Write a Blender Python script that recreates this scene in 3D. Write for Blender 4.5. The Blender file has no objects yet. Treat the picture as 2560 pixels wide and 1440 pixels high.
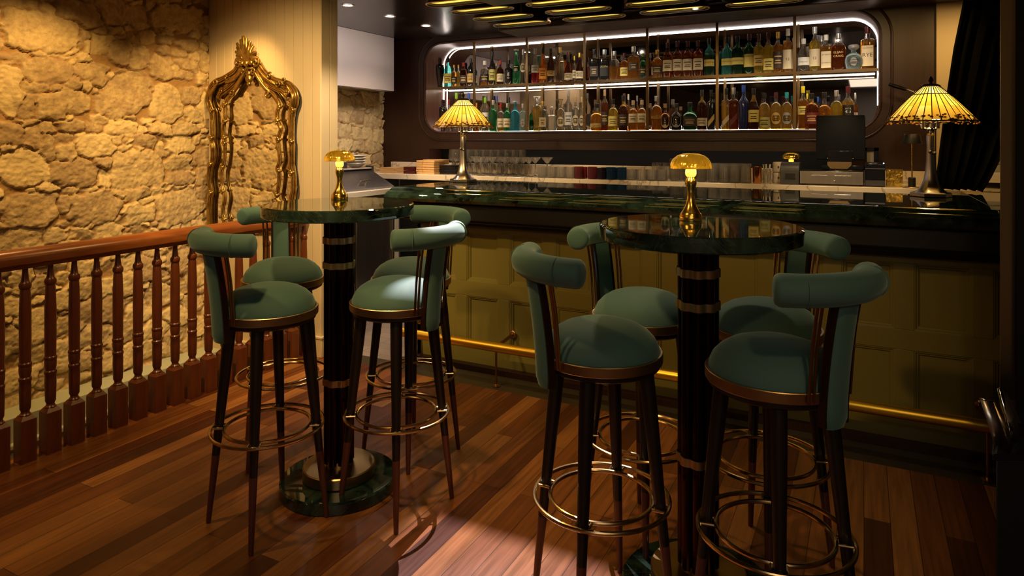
import bpy, bmesh, math, random
import numpy as np
from mathutils import Vector, Matrix
random.seed(7); RNG=np.random.RandomState(11)
R=math.radians; PI=math.pi
sc=bpy.context.scene; C=sc.collection
# ------------------------------------------------------------------ camera, world, exposure
F=1690.0; HY=350.0; YAW=R(27.5); CY,SY=math.cos(YAW),math.sin(YAW); CH=1.35
cam=bpy.data.objects.new('camera',bpy.data.cameras.new('camera')); C.objects.link(cam)
cam.location=(0,0,CH); cam.rotation_euler=(R(90),0,YAW)
cam.data.sensor_width=36; cam.data.lens=F/2560*36; cam.data.shift_y=-370/2560; cam.data.clip_start=.05
sc.camera=cam
sc.view_settings.view_transform='Standard'; sc.view_settings.look='None'; sc.view_settings.gamma=1; sc.view_settings.use_curve_mapping=False
sc.view_settings.exposure=0.18
cy=sc.cycles; cy.use_denoising=True; cy.max_bounces=12; cy.transmission_bounces=10; cy.transparent_max_bounces=12
cy.glossy_bounces=5; cy.diffuse_bounces=3; cy.caustics_reflective=False; cy.caustics_refractive=False; cy.sample_clamp_indirect=4; cy.use_adaptive_sampling=False
w=bpy.data.worlds.new('world'); sc.world=w; w.use_nodes=True
w.node_tree.nodes['Background'].inputs[0].default_value=(.9,.62,.38,1); w.node_tree.nodes['Background'].inputs[1].default_value=.02
def lamp(name,kind,loc,power,col,**k):
    l=bpy.data.lights.new(name,kind); l.energy=power; l.color=col
    o=bpy.data.objects.new(name,l); C.objects.link(o); o.location=loc
    tgt=k.pop('to',None)
    for a,b in k.items(): setattr(l,a,b)
    if tgt is not None: o.rotation_euler=(Vector(tgt)-Vector(loc)).to_track_quat('-Z','Y').to_euler()
    return o
WARM=(1,.59,.19); SOFT=(1,.72,.42); WHITE=(1,.86,.74)
# stairwell and dining-side ceiling downlights (warm)
for i,(x,y,tx,ty,pw,ang) in enumerate(((-3.35,2.05,-4.0,2.0,44,105),(-3.35,2.85,-3.95,3.0,34,95),(-3.35,1.1,-4.0,1.1,46,105))):
    lamp('stair_downlight','SPOT',(x,y,2.27),pw,WARM,to=(tx,ty,.9),spot_size=R(ang),spot_blend=.7,shadow_soft_size=.035)
lamp('room_downlight_and_fill','SPOT',(-2.6,1.6,2.24),150,(1,.66,.28),to=(-3.2,3.18,.9),spot_size=R(84),spot_blend=.8,shadow_soft_size=.03)
lamp('room_downlight_and_fill','SPOT',(-1.9,2.75,2.22),30,WARM,to=(-2.0,2.2,.3),spot_size=R(100),spot_blend=.6,shadow_soft_size=.03)
lamp('room_downlight_and_fill','SPOT',(-.95,2.75,2.22),20,SOFT,to=(-.9,2.2,.4),spot_size=R(100),spot_blend=.6,shadow_soft_size=.03)
lamp('room_downlight_and_fill','SPOT',(-1.3,.9,2.24),75,WARM,to=(-1.5,3.3,.5),spot_size=R(80),spot_blend=.8,shadow_soft_size=.04)
lamp('room_downlight_and_fill','SPOT',(-2.45,.9,2.24),34,WARM,to=(-2.3,1.7,0),spot_size=R(85),spot_blend=.9,shadow_soft_size=.04)  # extra spot, added to brighten the floor at the left
lamp('room_downlight_and_fill','SPOT',(.3,.6,2.24),13,WARM,to=(.1,3.3,.5),spot_size=R(75),spot_blend=.9,shadow_soft_size=.04)
# framing projector spot, added to put the pale square on the boards
lamp('added_patch_spot','SPOT',(-1.62,2.98,2.22),480,(.97,.79,.80),to=(-.98,1.5,0),spot_size=R(60),spot_blend=.1,shadow_soft_size=.004)
# kitchen side, cooler
for x,y in ((-3.12,3.57),(-3.12,4.03),(-3.12,4.50)):
    lamp('hood_fill_spot','SPOT',(x+.1,y+.1,2.22),6.5,(1,.84,.76),to=(-3.8,y+.1,1.9),spot_size=R(110),spot_blend=.9,shadow_soft_size=.05)  # added fill spots that lighten the hood
    lamp('kitchen_downlight','SPOT',(x,y,2.262),30,(1,.78,.6),to=(x-.35,y,0),spot_size=R(120),spot_blend=.6,shadow_soft_size=.03)
# added spot that brightens the end face of the panelled wall
lamp('aisle_fill_spot','SPOT',(-2.25,3.05,2.2),62,(1,.74,.45),to=(-3.0,3.26,1.1),spot_size=R(60),spot_blend=.8,shadow_soft_size=.03)
for x in (-3.0,-2.05,-1.1,-.15): lamp('aisle_fill_spot','SPOT',(x,3.75,2.2),44,SOFT,to=(x,4.66,1.03),spot_size=R(42),spot_blend=.9,shadow_soft_size=.04)  # fill spots added to brighten the back counter front and glasses
for x in (-2.9,-1.95,-1.0,-.2): lamp('bottle_fill_spot','SPOT',(x,4.30,2.22),18,(1,.84,.66),to=(x,5.2,1.78),spot_size=R(62),spot_blend=.9,shadow_soft_size=.008)  # added spots lighting bottles and labels from the front
lamp('column_fill_spot','SPOT',(.62,4.45,2.24),16,WARM,to=(.5,5.1,1.3),spot_size=R(110),spot_blend=.8,shadow_soft_size=.03)  # fill spot added so the white column is not too dark
lamp('wood_wall_fill_spot','SPOT',(.15,4.1,2.24),10,WARM,to=(.3,5.1,1.2),spot_size=R(100),spot_blend=.8,shadow_soft_size=.03)  # added fill for the wood wall at the right
lamp('dining_room_fill','AREA',(.6,-1.2,2.25),22,(1,.8,.6),to=(.6,-1.2,0),size=1.6)  # ambient area light added behind the camera, unseen
# ------------------------------------------------------------------ geometry helpers
def ray(px): return (px-1280)/F
def dY(px,Y): return Y/(CY+SY*ray(px))
def dX(px,X): return -X/(SY-CY*ray(px))
def at(px,Y):                       # world X of image column px on plane Y
    r=ray(px); return dY(px,Y)*(r*CY-SY)
def zt(py,d): return CH-(py-HY)*d/F
def sd(s,d): return (s*CY-d*SY, s*SY+d*CY)
class MB:
    def __init__(s): s.v=[]; s.f=[]; s.m=[]
    def add(s,v,f,m=0):
        n=len(s.v); s.v+= [tuple(p) for p in v]; s.f+=[tuple(i+n for i in q) for q in f]; s.m+=[m]*len(f); return s
    def box(s,x0,x1,y0,y1,z0,z1,m=0,M=None):
        v=[(x,y,z) for x in (x0,x1) for y in (y0,y1) for z in (z0,z1)]
        if M is not None: v=[M@Vector(p) for p in v]
        return s.add(v,[(0,1,3,2),(4,6,7,5),(0,4,5,1),(2,3,7,6),(0,2,6,4),(1,5,7,3)],m)
    def lathe(s,prof,n=24,c=(0,0,0),m=0,sx=1,sy=1,pw=2,a0=0,M=None,caps=True):
        v=[];f=[]
        for r,z in prof:
            for i in range(n):
                a=2*PI*i/n+a0; ca,sa=math.cos(a),math.sin(a)
                k=1 if pw==2 else (abs(ca)**pw+abs(sa)**pw)**(-1/pw)
                p=Vector((r*k*ca*sx,r*k*sa*sy,z))
                if M is not None: p=M@p
                v.append((p.x+c[0],p.y+c[1],p.z+c[2]))
        for j in range(len(prof)-1):
            for i in range(n):
                a=j*n+i; b=j*n+(i+1)%n; f.append((a,b,b+n,a+n))
        if caps: f.append(tuple(range(n))[::-1]); f.append(tuple((len(prof)-1)*n+i for i in range(n)))
        return s.add(v,f,m)
    def tube(s,path,rad,n=8,m=0,closed=False,flat=1.0,up=None,caps=True):
        P=[Vector(p) for p in path]; N=len(P); v=[];f=[]
        rs=rad if isinstance(rad,(list,tuple)) else [rad]*N
        prev=None
        for i in range(N):
            if closed: t=(P[(i+1)%N]-P[i-1])
            else: t=P[min(i+1,N-1)]-P[max(i-1,0)]
            t.normalize()
            if up is not None: u=Vector(up)
            elif prev is None: u=Vector((0,0,1)) if abs(t.z)<.9 else Vector((1,0,0))
            else: u=prev
            a=(u-t*u.dot(t)); a.normalize(); b=t.cross(a); prev=a
            for k in range(n):
                g=2*PI*k/n; v.append(P[i]+a*math.cos(g)*rs[i]*flat+b*math.sin(g)*rs[i])
        L=N if closed else N-1
        for i in range(L):
            j=(i+1)%N
            for k in range(n): f.append((i*n+k,i*n+(k+1)%n,j*n+(k+1)%n,j*n+k))
        if not closed and caps: f.append(tuple(range(n))[::-1]); f.append(tuple((N-1)*n+k for k in range(n)))
        return s.add(v,f,m)
    def sphere(s,c,r,n=10,m=0,sc=(1,1,1)):
        pr=[(max(math.sin(PI*j/n),1e-4)*r,-math.cos(PI*j/n)*r) for j in range(n+1)]
        M=Matrix.Diagonal((sc[0],sc[1],sc[2])); return s.lathe(pr,n+2,c,m,M=M,caps=False)
    def sweep(s,path,prof,closed=True,m=0,plane='xz'):
        """path: 2-D points; prof: (offset outward, depth) closed section"""
        P=[Vector(p) for p in path]; N=len(P); n=len(prof); v=[];f=[]
        for i in range(N):
            if closed: t=P[(i+1)%N]-P[i-1]
            else: t=P[min(i+1,N-1)]-P[max(i-1,0)]
            t.normalize(); nn=Vector((t.y,-t.x))
            for o,dp in prof:
                q=P[i]+nn*o
                v.append((q.x,dp,q.y) if plane=='xz' else (q.x,q.y,dp))
        L=N if closed else N-1
        for i in range(L):
            j=(i+1)%N
            for k in range(n): f.append((i*n+k,j*n+k,j*n+(k+1)%n,i*n+(k+1)%n))
        if not closed: f.append(tuple(range(n))); f.append(tuple((N-1)*n+k for k in range(n))[::-1])
        return s.add(v,f,m)
    def prism(s,poly,a,b,axis='z',m=0):
        n=len(poly)
        def g(p,t): return (p[0],p[1],t) if axis=='z' else ((p[0],t,p[1]) if axis=='y' else (t,p[0],p[1]))
        v=[g(p,a) for p in poly]+[g(p,b) for p in poly]
        f=[tuple(range(n)),tuple(range(2*n-1,n-1,-1))]+[(i,i+n,(i+1)%n+n,(i+1)%n) for i in range(n)]
        return s.add(v,f,m)
    def mesh(s,name,mats,ang=35,fix=True):
        me=bpy.data.meshes.new(name); me.from_pydata([tuple(p) for p in s.v],[],s.f)
        if not isinstance(mats,(list,tuple)): mats=[mats]
        for q in mats: me.materials.append(q)
        if any(s.m): me.polygons.foreach_set('material_index',s.m)
        if fix:
            b=bmesh.new(); b.from_mesh(me); bmesh.ops.recalc_face_normals(b,faces=b.faces); b.to_mesh(me); b.free()
        me.shade_smooth(); me.set_sharp_from_angle(angle=R(ang)); me.update(); return me
    def build(s,name,mats,parent=None,loc=(0,0,0),rz=0,ang=35,bevel=0,fix=True):
        o=bpy.data.objects.new(name,s.mesh(name,mats,ang,fix)); C.objects.link(o); o.location=loc; o.rotation_euler=(0,0,rz)
        if parent is not None: o.parent=parent
        if bevel:
            b=o.modifiers.new('bevel','BEVEL'); b.width=bevel; b.segments=2; b.limit_method='ANGLE'; b.angle_limit=R(40); b.harden_normals=False
        return o
def tag(o,label,cat,group=None,kind=None):
    o['label']=label; o['category']=cat
    if group: o['group']=group
    if kind: o['kind']=kind
    return o
def thing(name,label,cat,loc=(0,0,0),rz=0,group=None):
    o=bpy.data.objects.new(name,None); C.objects.link(o); o.location=loc; o.rotation_euler=(0,0,rz); o.empty_display_size=.1
    return tag(o,label,cat,group)
def struct(o): o['kind']='structure'; return o
def copy_tree(o,parent=None):
    c=o.copy(); C.objects.link(c); c.parent=parent
    for ch in list(o.children): copy_tree(ch,c)
    return c
def B(x0,x1,y0,y1,z0,z1): return MB().box(x0,x1,y0,y1,z0,z1)
def spline(pts,n=6):
    P=[Vector(p) for p in pts]; out=[]
    for i in range(len(P)-1):
        a=P[max(i-1,0)];b=P[i];c=P[i+1];d=P[min(i+2,len(P)-1)]
        for k in range(n):
            t=k/n; out.append(.5*((2*b)+(c-a)*t+(2*a-5*b+4*c-d)*t*t+(3*b-a-3*c+d)*t**3))
    out.append(P[-1]); return out
def rrect(x0,x1,z0,z1,r,n=12):
    p=[]
    for cx,cz,a in ((x1-r,z0+r,-90),(x1-r,z1-r,0),(x0+r,z1-r,90),(x0+r,z0+r,180)):
        for i in range(n+1):
            t=R(a+90*i/n); p.append((cx+r*math.cos(t),cz+r*math.sin(t)))
    return p
# ------------------------------------------------------------------ materials
def mat(name,col,rough=.5,metal=0,**k):
    m=bpy.data.materials.new(name); m.use_nodes=True; b=m.node_tree.nodes['Principled BSDF']
    b.inputs['Base Color'].default_value=(*col,1); b.inputs['Roughness'].default_value=rough; b.inputs['Metallic'].default_value=metal
    for a,v in k.items():
        nm=a.replace('_',' '); b.inputs[nm].default_value=(*v,1) if isinstance(v,tuple) else v
    return m
def nodes(m): return m.node_tree.nodes,m.node_tree.links,m.node_tree.nodes['Principled BSDF']
def noise_mat(name,cols,scale=8,detail=6,rough=.5,dist=0,stretch=(1,1,1),bump=0,metal=0,pos=None,**k):
    m=mat(name,cols[0],rough,metal,**k); N,L,b=nodes(m)
    tc=N.new('ShaderNodeTexCoord'); mp=N.new('ShaderNodeMapping'); mp.inputs['Scale'].default_value=stretch
    t=N.new('ShaderNodeTexNoise'); t.inputs['Scale'].default_value=scale; t.inputs['Detail'].default_value=detail; t.inputs['Distortion'].default_value=dist
    r=N.new('ShaderNodeValToRGB'); n=len(cols)
    while len(r.color_ramp.elements)<n: r.color_ramp.elements.new(.5)
    for i,c in enumerate(cols):
        r.color_ramp.elements[i].position=(pos[i] if pos else .3+.4*i/max(n-1,1)); r.color_ramp.elements[i].color=(*c,1)
    L.new(tc.outputs['Object'],mp.inputs[0]); L.new(mp.outputs[0],t.inputs['Vector']); L.new(t.outputs['Fac'],r.inputs[0]); L.new(r.outputs[0],b.inputs['Base Color'])
    if bump:
        bp=N.new('ShaderNodeBump'); bp.inputs['Strength'].default_value=bump; bp.inputs['Distance'].default_value=.004
        L.new(t.outputs['Fac'],bp.inputs['Height']); L.new(bp.outputs[0],b.inputs['Normal'])
    return m
def emis(name,col,st):
    m=mat(name,(0,0,0)); b=m.node_tree.nodes['Principled BSDF']; b.inputs['Emission Color'].default_value=(*col,1); b.inputs['Emission Strength'].default_value=st; return m
def glass(name,col,rough=.02,ior=1.38,thru=.35,amb=0,diff=0):
    """coloured glass: dielectric mixed with a see-through tint"""
    m=bpy.data.materials.new(name); m.use_nodes=True; N,L,b=nodes(m)
    b.inputs['Base Color'].default_value=(*[c**.62 for c in col],1); b.inputs['Roughness'].default_value=rough; b.inputs['IOR'].default_value=ior; b.inputs['Transmission Weight'].default_value=1
    t=N.new('ShaderNodeBsdfTransparent'); t.inputs[0].default_value=(*[c**.7 for c in col],1); mx=N.new('ShaderNodeMixShader'); mx.inputs[0].default_value=thru
    L.new(b.outputs[0],mx.inputs[1]); L.new(t.outputs[0],mx.inputs[2]); last=mx
    if diff:
        u=N.new('ShaderNodeBsdfTranslucent'); u.inputs[0].default_value=(*[c**.8 for c in col],1); dd=N.new('ShaderNodeBsdfDiffuse'); dd.inputs[0].default_value=(*[c**.8 for c in col],1)
        m1=N.new('ShaderNodeMixShader'); m1.inputs[0].default_value=.5; L.new(u.outputs[0],m1.inputs[1]); L.new(dd.outputs[0],m1.inputs[2])
        m2=N.new('ShaderNodeMixShader'); m2.inputs[0].default_value=diff; L.new(mx.outputs[0],m2.inputs[1]); L.new(m1.outputs[0],m2.inputs[2]); last=m2
    L.new(last.outputs[0],N['Material Output'].inputs[0]); return m
M={}
M['panel']=mat('cream_paint',(.62,.50,.31),.55)
M['plaster']=mat('plain_plaster',(.42,.36,.28),.8)
M['grey_wall']=mat('grey_plaster',(.30,.29,.28),.6)
M['ceil']=mat('dark_lacquer',(.018,.012,.010),.22)
M['ceil_grey']=mat('stair_ceiling_paint',(.30,.22,.13),.7)
M['sage']=mat('sage_paint',(.42,.43,.30),.45)
M['olive']=mat('olive_paint',(.20,.172,.042),.4)
M['mahog']=noise_mat('mahogany',[(.014,.0035,.002),(.028,.008,.0035),(.019,.005,.0025)],scale=5,stretch=(6,6,.35),rough=.42,dist=1.2)
M['walnut']=noise_mat('walnut_lining',[(.10,.035,.02),(.17,.07,.04)],scale=6,stretch=(6,6,.5),rough=.35,dist=1)
M['rail']=noise_mat('red_cedar',[(.17,.045,.010),(.28,.085,.018)],scale=9,stretch=(3,.5,3),rough=.28,dist=.6)
M['balus']=noise_mat('red_cedar_turned',[(.09,.022,.007),(.15,.037,.010)],scale=9,stretch=(3,3,.5),rough=.3,dist=.6)
M['black']=mat('matt_black',(.006,.006,.007),.45)
M['gloss_black']=mat('gloss_black',(.006,.006,.008),.12)
M['dkmetal']=mat('dark_bronze_flutes',(.035,.014,.010),.22,1.0)
M['bronze']=mat('brushed_bronze',(.52,.38,.21),.33,1,Anisotropic=.6)
M['brass']=mat('polished_brass',(.75,.48,.12),.16,1)
M['gold']=mat('gold_satin',(.86,.55,.10),.2,1)
M['railbrass']=mat('foot_rail_brass',(.92,.58,.06),.36,1)
M['ringbrass']=mat('ring_antique_brass',(.62,.43,.20),.22,1)
M['rod']=mat('rod_bronze',(.38,.22,.10),.25,1)
M['chrome']=mat('chrome',(.7,.68,.66),.12,1)
M['pewter']=mat('pewter',(.34,.31,.29),.25,1)
M['steel']=noise_mat('brushed_steel',[(.42,.39,.38),(.5,.47,.46)],scale=30,stretch=(1,1,.1),rough=.3,metal=1)
M['steelp']=mat('painted_steel_hood',(.62,.55,.52),.38,.25)
M['dklegs']=mat('black_stained_leg',(.010,.006,.005),.35)
M['dkwood']=mat('dark_polished_wood',(.022,.008,.005),.22)
M['legtip']=mat('red_brown_leg_tip',(.10,.03,.02),.3)
M['velvet']=mat('teal_velvet',(.065,.150,.138),.75,Sheen_Weight=.45,Sheen_Roughness=.4,Sheen_Tint=(.55,.75,.68))
M['gilt']=noise_mat('gilded_wood',[(.20,.105,.025),(.55,.35,.09)],scale=25,rough=.3,metal=.85,bump=.15)
M['mirror']=mat('mirror_glass',(.82,.80,.76),.015,1)
M['barmirror']=mat('smoked_mirror',(.36,.33,.32),.02,1)
M['cabbronze']=mat('cabinet_bronze',(.17,.115,.06),.32,1)
M['platebronze']=mat('base_bronze',(.36,.26,.13),.3,1,Anisotropic=.5)
M['led']=emis('led_white',(1,.88,.80),18)
M['ledwarm']=emis('led_warm',(1,.82,.60),18)
M['lens']=emis('ceiling_lens',(1,.60,.10),1.3)
M['canlight']=emis('downlight_lens',(1,.85,.7),25)
M['bulb']=emis('warm_bulb',(1,.62,.2),30)
M['ceramic']=mat('white_ceramic',(.75,.70,.62),.25)
M['ltwood']=noise_mat('light_wood',[(.50,.28,.10),(.62,.38,.16)],scale=12,stretch=(.5,3,3),rough=.5)
M['redbox']=mat('oxblood_leather',(.06,.006,.006),.35)
M['board']=mat('dark_tile',(.05,.045,.04),.35)
M['copper']=mat('copper',(.65,.25,.09),.25,1)
M['goldfoil']=noise_mat('gold_foil',[(.45,.26,.03),(.95,.66,.14)],scale=30,detail=3,rough=.22,metal=.9,bump=.5,dist=2)
M['canister']=noise_mat('speckled_stoneware',[(.40,.33,.24),(.62,.54,.42)],scale=30,rough=.5)
M['screen']=mat('screen_black',(.005,.006,.008),.18,Specular_IOR_Level=.2)
M['prn']=mat('printer_plastic',(.035,.035,.04),.4)
M['glassclear']=glass('clear_glass',(.97,.96,.93),thru=.3,ior=1.45,diff=.02)
M['glassbase']=glass('cut_glass',(.96,.95,.92),thru=.25,ior=1.5,diff=.07)
M['glassred']=glass('plum_glass',(.50,.12,.16),thru=.35,diff=.18)
M['glassdark']=glass('smoke_glass',(.12,.08,.13),thru=.35,diff=.15)
M['glassblue']=glass('cobalt_glass',(.06,.20,.45),thru=.35,diff=.18)
M['marbleseam']=mat('seam_filler',(.55,.52,.45),.5)
def green_marble():
    m=mat('verde_marble',(.02,.04,.03),.03); N,L,b=nodes(m); b.inputs['Specular IOR Level'].default_value=.75
    tc=N.new('ShaderNodeTexCoord'); n1=N.new('ShaderNodeTexNoise'); n1.inputs['Scale'].default_value=7; n1.inputs['Detail'].default_value=9; n1.inputs['Distortion'].default_value=1.5
    r=N.new('ShaderNodeValToRGB'); e=r.color_ramp.elements; e[0].position=.35; e[0].color=(.002,.004,.003,1); e[1].position=.66; e[1].color=(.026,.056,.040,1)
    v=N.new('ShaderNodeTexNoise'); v.inputs['Scale'].default_value=3.5; v.inputs['Detail'].default_value=8; v.inputs['Distortion'].default_value=3.5
    r2=N.new('ShaderNodeValToRGB'); e=r2.color_ramp.elements; e[0].position=.49; e[0].color=(0,0,0,1); e[1].position=.5; e[1].color=(1,1,1,1); q=e.new(.512); q.color=(0,0,0,1)
    mx=N.new('ShaderNodeMix'); mx.data_type='RGBA'; mx.inputs['B'].default_value=(.06,.085,.065,1)
    L.new(tc.outputs['Object'],n1.inputs[0]); L.new(tc.outputs['Object'],v.inputs[0]); L.new(n1.outputs['Fac'],r.inputs[0]); L.new(v.outputs['Fac'],r2.inputs[0])
    mu=N.new('ShaderNodeMath'); mu.operation='MULTIPLY'; mu.inputs[1].default_value=.6; L.new(r2.outputs[0],mu.inputs[0])
    L.new(mu.outputs[0],mx.inputs['Factor']); L.new(r.outputs[0],mx.inputs['A']); L.new(mx.outputs['Result'],b.inputs['Base Color']); return m
M['verde']=green_marble()
def white_marble():
    m=mat('cream_marble',(.7,.62,.5),.16); N,L,b=nodes(m)
    tc=N.new('ShaderNodeTexCoord'); v=N.new('ShaderNodeTexNoise'); v.inputs['Scale'].default_value=1.6; v.inputs['Detail'].default_value=5; v.inputs['Distortion'].default_value=2.2
    r2=N.new('ShaderNodeValToRGB'); e=r2.color_ramp.elements; e[0].position=.485; e[0].color=(.72,.62,.48,1); e[1].position=.5; e[1].color=(.36,.30,.24,1); q=e.new(.515); q.color=(.72,.62,.48,1)
    L.new(tc.outputs['Object'],v.inputs[0]); L.new(v.outputs['Fac'],r2.inputs[0]); L.new(r2.outputs[0],b.inputs['Base Color']); return m
M['wmarble']=white_marble()
def floor_mat():
    m=mat('cumaru_boards',(.2,.07,.02),.3); N,L,b=nodes(m)
    tc=N.new('ShaderNodeTexCoord'); mp=N.new('ShaderNodeMapping'); mp.inputs['Rotation'].default_value=(0,0,R(90))
    br=N.new('ShaderNodeTexBrick'); br.inputs['Scale'].default_value=1; br.inputs['Brick Width'].default_value=1.15; br.inputs['Row Height'].default_value=.083; br.inputs['Mortar Size'].default_value=.0011; br.inputs['Mortar Smooth'].default_value=.1
    br.offset=.37; br.offset_frequency=3; br.squash=1
    br.inputs['Color1'].default_value=(0,0,0,1); br.inputs['Color2'].default_value=(1,1,1,1); br.inputs['Mortar'].default_value=(.5,.5,.5,1)
    ra=N.new('ShaderNodeValToRGB'); e=ra.color_ramp.elements; e[0].position=0; e[0].color=(.060,.013,.004,1); e[1].position=1; e[1].color=(.33,.135,.035,1); q=e.new(.3); q.color=(.145,.042,.010,1); q=e.new(.65); q.color=(.23,.080,.020,1)
    L.new(tc.outputs['Object'],mp.inputs[0]); L.new(mp.outputs[0],br.inputs['Vector']); L.new(br.outputs['Color'],ra.inputs[0])
    m2=N.new('ShaderNodeMapping'); m2.inputs['Scale'].default_value=(28,1.3,1); g=N.new('ShaderNodeTexNoise'); g.inputs['Scale'].default_value=2.2; g.inputs['Detail'].default_value=8; g.inputs['Distortion'].default_value=.5
    L.new(tc.outputs['Object'],m2.inputs[0]); L.new(m2.outputs[0],g.inputs['Vector'])
    mr=N.new('ShaderNodeMapRange'); mr.inputs['From Min'].default_value=.3; mr.inputs['From Max'].default_value=.7; mr.inputs['To Min'].default_value=.62; mr.inputs['To Max'].default_value=1.25; L.new(g.outputs['Fac'],mr.inputs[0])
    mx=N.new('ShaderNodeMix'); mx.data_type='RGBA'; mx.blend_type='MULTIPLY'; mx.inputs['Factor'].default_value=1; L.new(ra.outputs[0],mx.inputs['A']); L.new(mr.outputs[0],mx.inputs['B'])
    mo=N.new('ShaderNodeMix'); mo.data_type='RGBA'; L.new(br.outputs['Fac'],mo.inputs['Factor']); L.new(mx.outputs['Result'],mo.inputs['A']); mo.inputs['B'].default_value=(.012,.003,.001,1)
    L.new(mo.outputs['Result'],b.inputs['Base Color'])
    mrr=N.new('ShaderNodeMapRange'); mrr.inputs['To Min'].default_value=.24; mrr.inputs['To Max'].default_value=.46; L.new(g.outputs['Fac'],mrr.inputs[0]); L.new(mrr.outputs[0],b.inputs['Roughness'])
    bp=N.new('ShaderNodeBump'); bp.inputs['Strength'].default_value=.25; bp.inputs['Distance'].default_value=.002; L.new(br.outputs['Fac'],bp.inputs['Height']); bp.invert=True; L.new(bp.outputs[0],b.inputs['Normal'])
    return m
M['floor']=floor_mat()
def tile_mat():
    m=mat('grey_tile',(.2,.17,.15),.5); N,L,b=nodes(m)
    tc=N.new('ShaderNodeTexCoord'); br=N.new('ShaderNodeTexBrick'); br.inputs['Scale'].default_value=1; br.inputs['Brick Width'].default_value=.3; br.inputs['Row Height'].default_value=.1; br.inputs['Mortar Size'].default_value=.002
    br.inputs['Color1'].default_value=(.24,.19,.17,1); br.inputs['Color2'].default_value=(.19,.155,.14,1); br.inputs['Mortar'].default_value=(.10,.08,.07,1)
    L.new(tc.outputs['Object'],br.inputs['Vector']); L.new(br.outputs[0],b.inputs['Base Color']); return m
M['tile']=tile_mat()
M['kicktile']=mat('dark_kick_tile',(.045,.035,.02),.35)
def stone_mat():
    m=mat('limestone',(.5,.4,.25),.85); N,L,b=nodes(m)
    a=N.new('ShaderNodeAttribute'); a.attribute_name='mask'; a2=N.new('ShaderNodeAttribute'); a2.attribute_name='tone'
    tc=N.new('ShaderNodeTexCoord'); n=N.new('ShaderNodeTexNoise'); n.inputs['Scale'].default_value=22; n.inputs['Detail'].default_value=9; n.inputs['Roughness'].default_value=.65
    L.new(tc.outputs['Object'],n.inputs['Vector'])
    st=N.new('ShaderNodeValToRGB'); e=st.color_ramp.elements; e[0].position=.3; e[0].color=(.38,.26,.13,1); e[1].position=.68; e[1].color=(.68,.52,.25,1)
    mix=N.new('ShaderNodeMath'); mix.operation='MULTIPLY_ADD'; mix.inputs[1].default_value=.45; L.new(a2.outputs['Fac'],mix.inputs[0])
    s2=N.new('ShaderNodeMath'); s2.operation='SUBTRACT'; s2.inputs[1].default_value=.22; L.new(n.outputs['Fac'],s2.inputs[0]); L.new(s2.outputs[0],mix.inputs[2]); L.new(mix.outputs[0],st.inputs[0])
    mo=N.new('ShaderNodeMix'); mo.data_type='RGBA'; mo.inputs['A'].default_value=(.36,.21,.075,1); L.new(a.outputs['Fac'],mo.inputs['Factor']); L.new(st.outputs[0],mo.inputs['B']); L.new(mo.outputs['Result'],b.inputs['Base Color'])
    n2=N.new('ShaderNodeTexNoise'); n2.inputs['Scale'].default_value=60; n2.inputs['Detail'].default_value=8; L.new(tc.outputs['Object'],n2.inputs['Vector'])
    bp=N.new('ShaderNodeBump'); bp.inputs['Strength'].default_value=.6; bp.inputs['Distance'].default_value=.006; L.new(n2.outputs['Fac'],bp.inputs['Height']); L.new(bp.outputs[0],b.inputs['Normal']); return m
M['stone']=stone_mat()
# ================================================================== THE SETTING
WX=-4.04; PY=3.18; BW=5.10; ZC=2.27
# --- stone wall: a sculpted height field
def vnoise(Y,Z,s,seed):
    rs=np.random.RandomState(seed); G=rs.rand(256,256)
    y=Y*s+50; z=Z*s+50; i=np.floor(y).astype(int); j=np.floor(z).astype(int); fy=y-i; fz=z-j
    fy=fy*fy*(3-2*fy); fz=fz*fz*(3-2*fz); g=lambda a,b:G[a%256,b%256]
    return (g(i,j)*(1-fy)+g(i+1,j)*fy)*(1-fz)+(g(i,j+1)*(1-fy)+g(i+1,j+1)*fy)*fz
def fbm(Y,Z,s,seed,o=4): return sum(vnoise(Y,Z,s*2**k,seed+k)*.5**(k+1) for k in range(o))*(1/(1-.5**o))-.5
def wall_pt(px,py):
    d=dX(px,WX); return d*(CY+SY*ray(px)), zt(py,d), d
stones=[]
A8=[(250,200,235,125),(480,70,165,75),(800,90,155,85),(1140,120,165,80),(140,25,140,30),(300,455,150,72),(590,480,115,60),(640,280,100,55),(760,330,75,75),(880,370,70,75),
(1030,430,75,75),(1200,420,75,42),(800,615,185,115,.9),(380,670,170,85),(55,560,80,165),(1070,660,105,105),(1230,620,75,50),(1240,745,60,38),(50,860,80,75),(210,870,70,60),
(150,1070,145,115),(305,950,55,70),(430,975,65,60),(610,930,130,68),(450,820,80,35),(780,820,110,50),(1030,820,68,42),(1190,820,75,42),(1150,930,105,55),(475,1115,155,90),(880,1090,170,120),
(1150,1045,80,48),(655,1150,58,50),(180,1350,180,105),(410,1315,50,42),(600,1330,165,100),(870,1245,80,35),(1150,1330,155,110),(890,1370,110,60),(670,1040,48,30),(1300,400,32,80),(920,910,85,38),(210,570,110,32),
(170,690,55,75),(540,240,45,25),(560,280,35,45),(1040,260,60,20),(1200,300,70,28),(1040,340,45,30),(820,180,40,18),(80,365,110,22),(400,365,60,14),(160,790,80,22),(310,830,55,30),(600,830,50,45),(1290,500,40,40),(1160,1150,70,40),(1290,1130,40,60),(560,1230,60,25),(280,1195,70,18),(730,1250,50,25),(1280,1260,50,50),(1130,1220,60,20)]
for q in A8: stones.append((q[0]*.3889,q[1]*.3889,q[2]*.3889,q[3]*.3889,q[4] if len(q)>4 else None))
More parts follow.
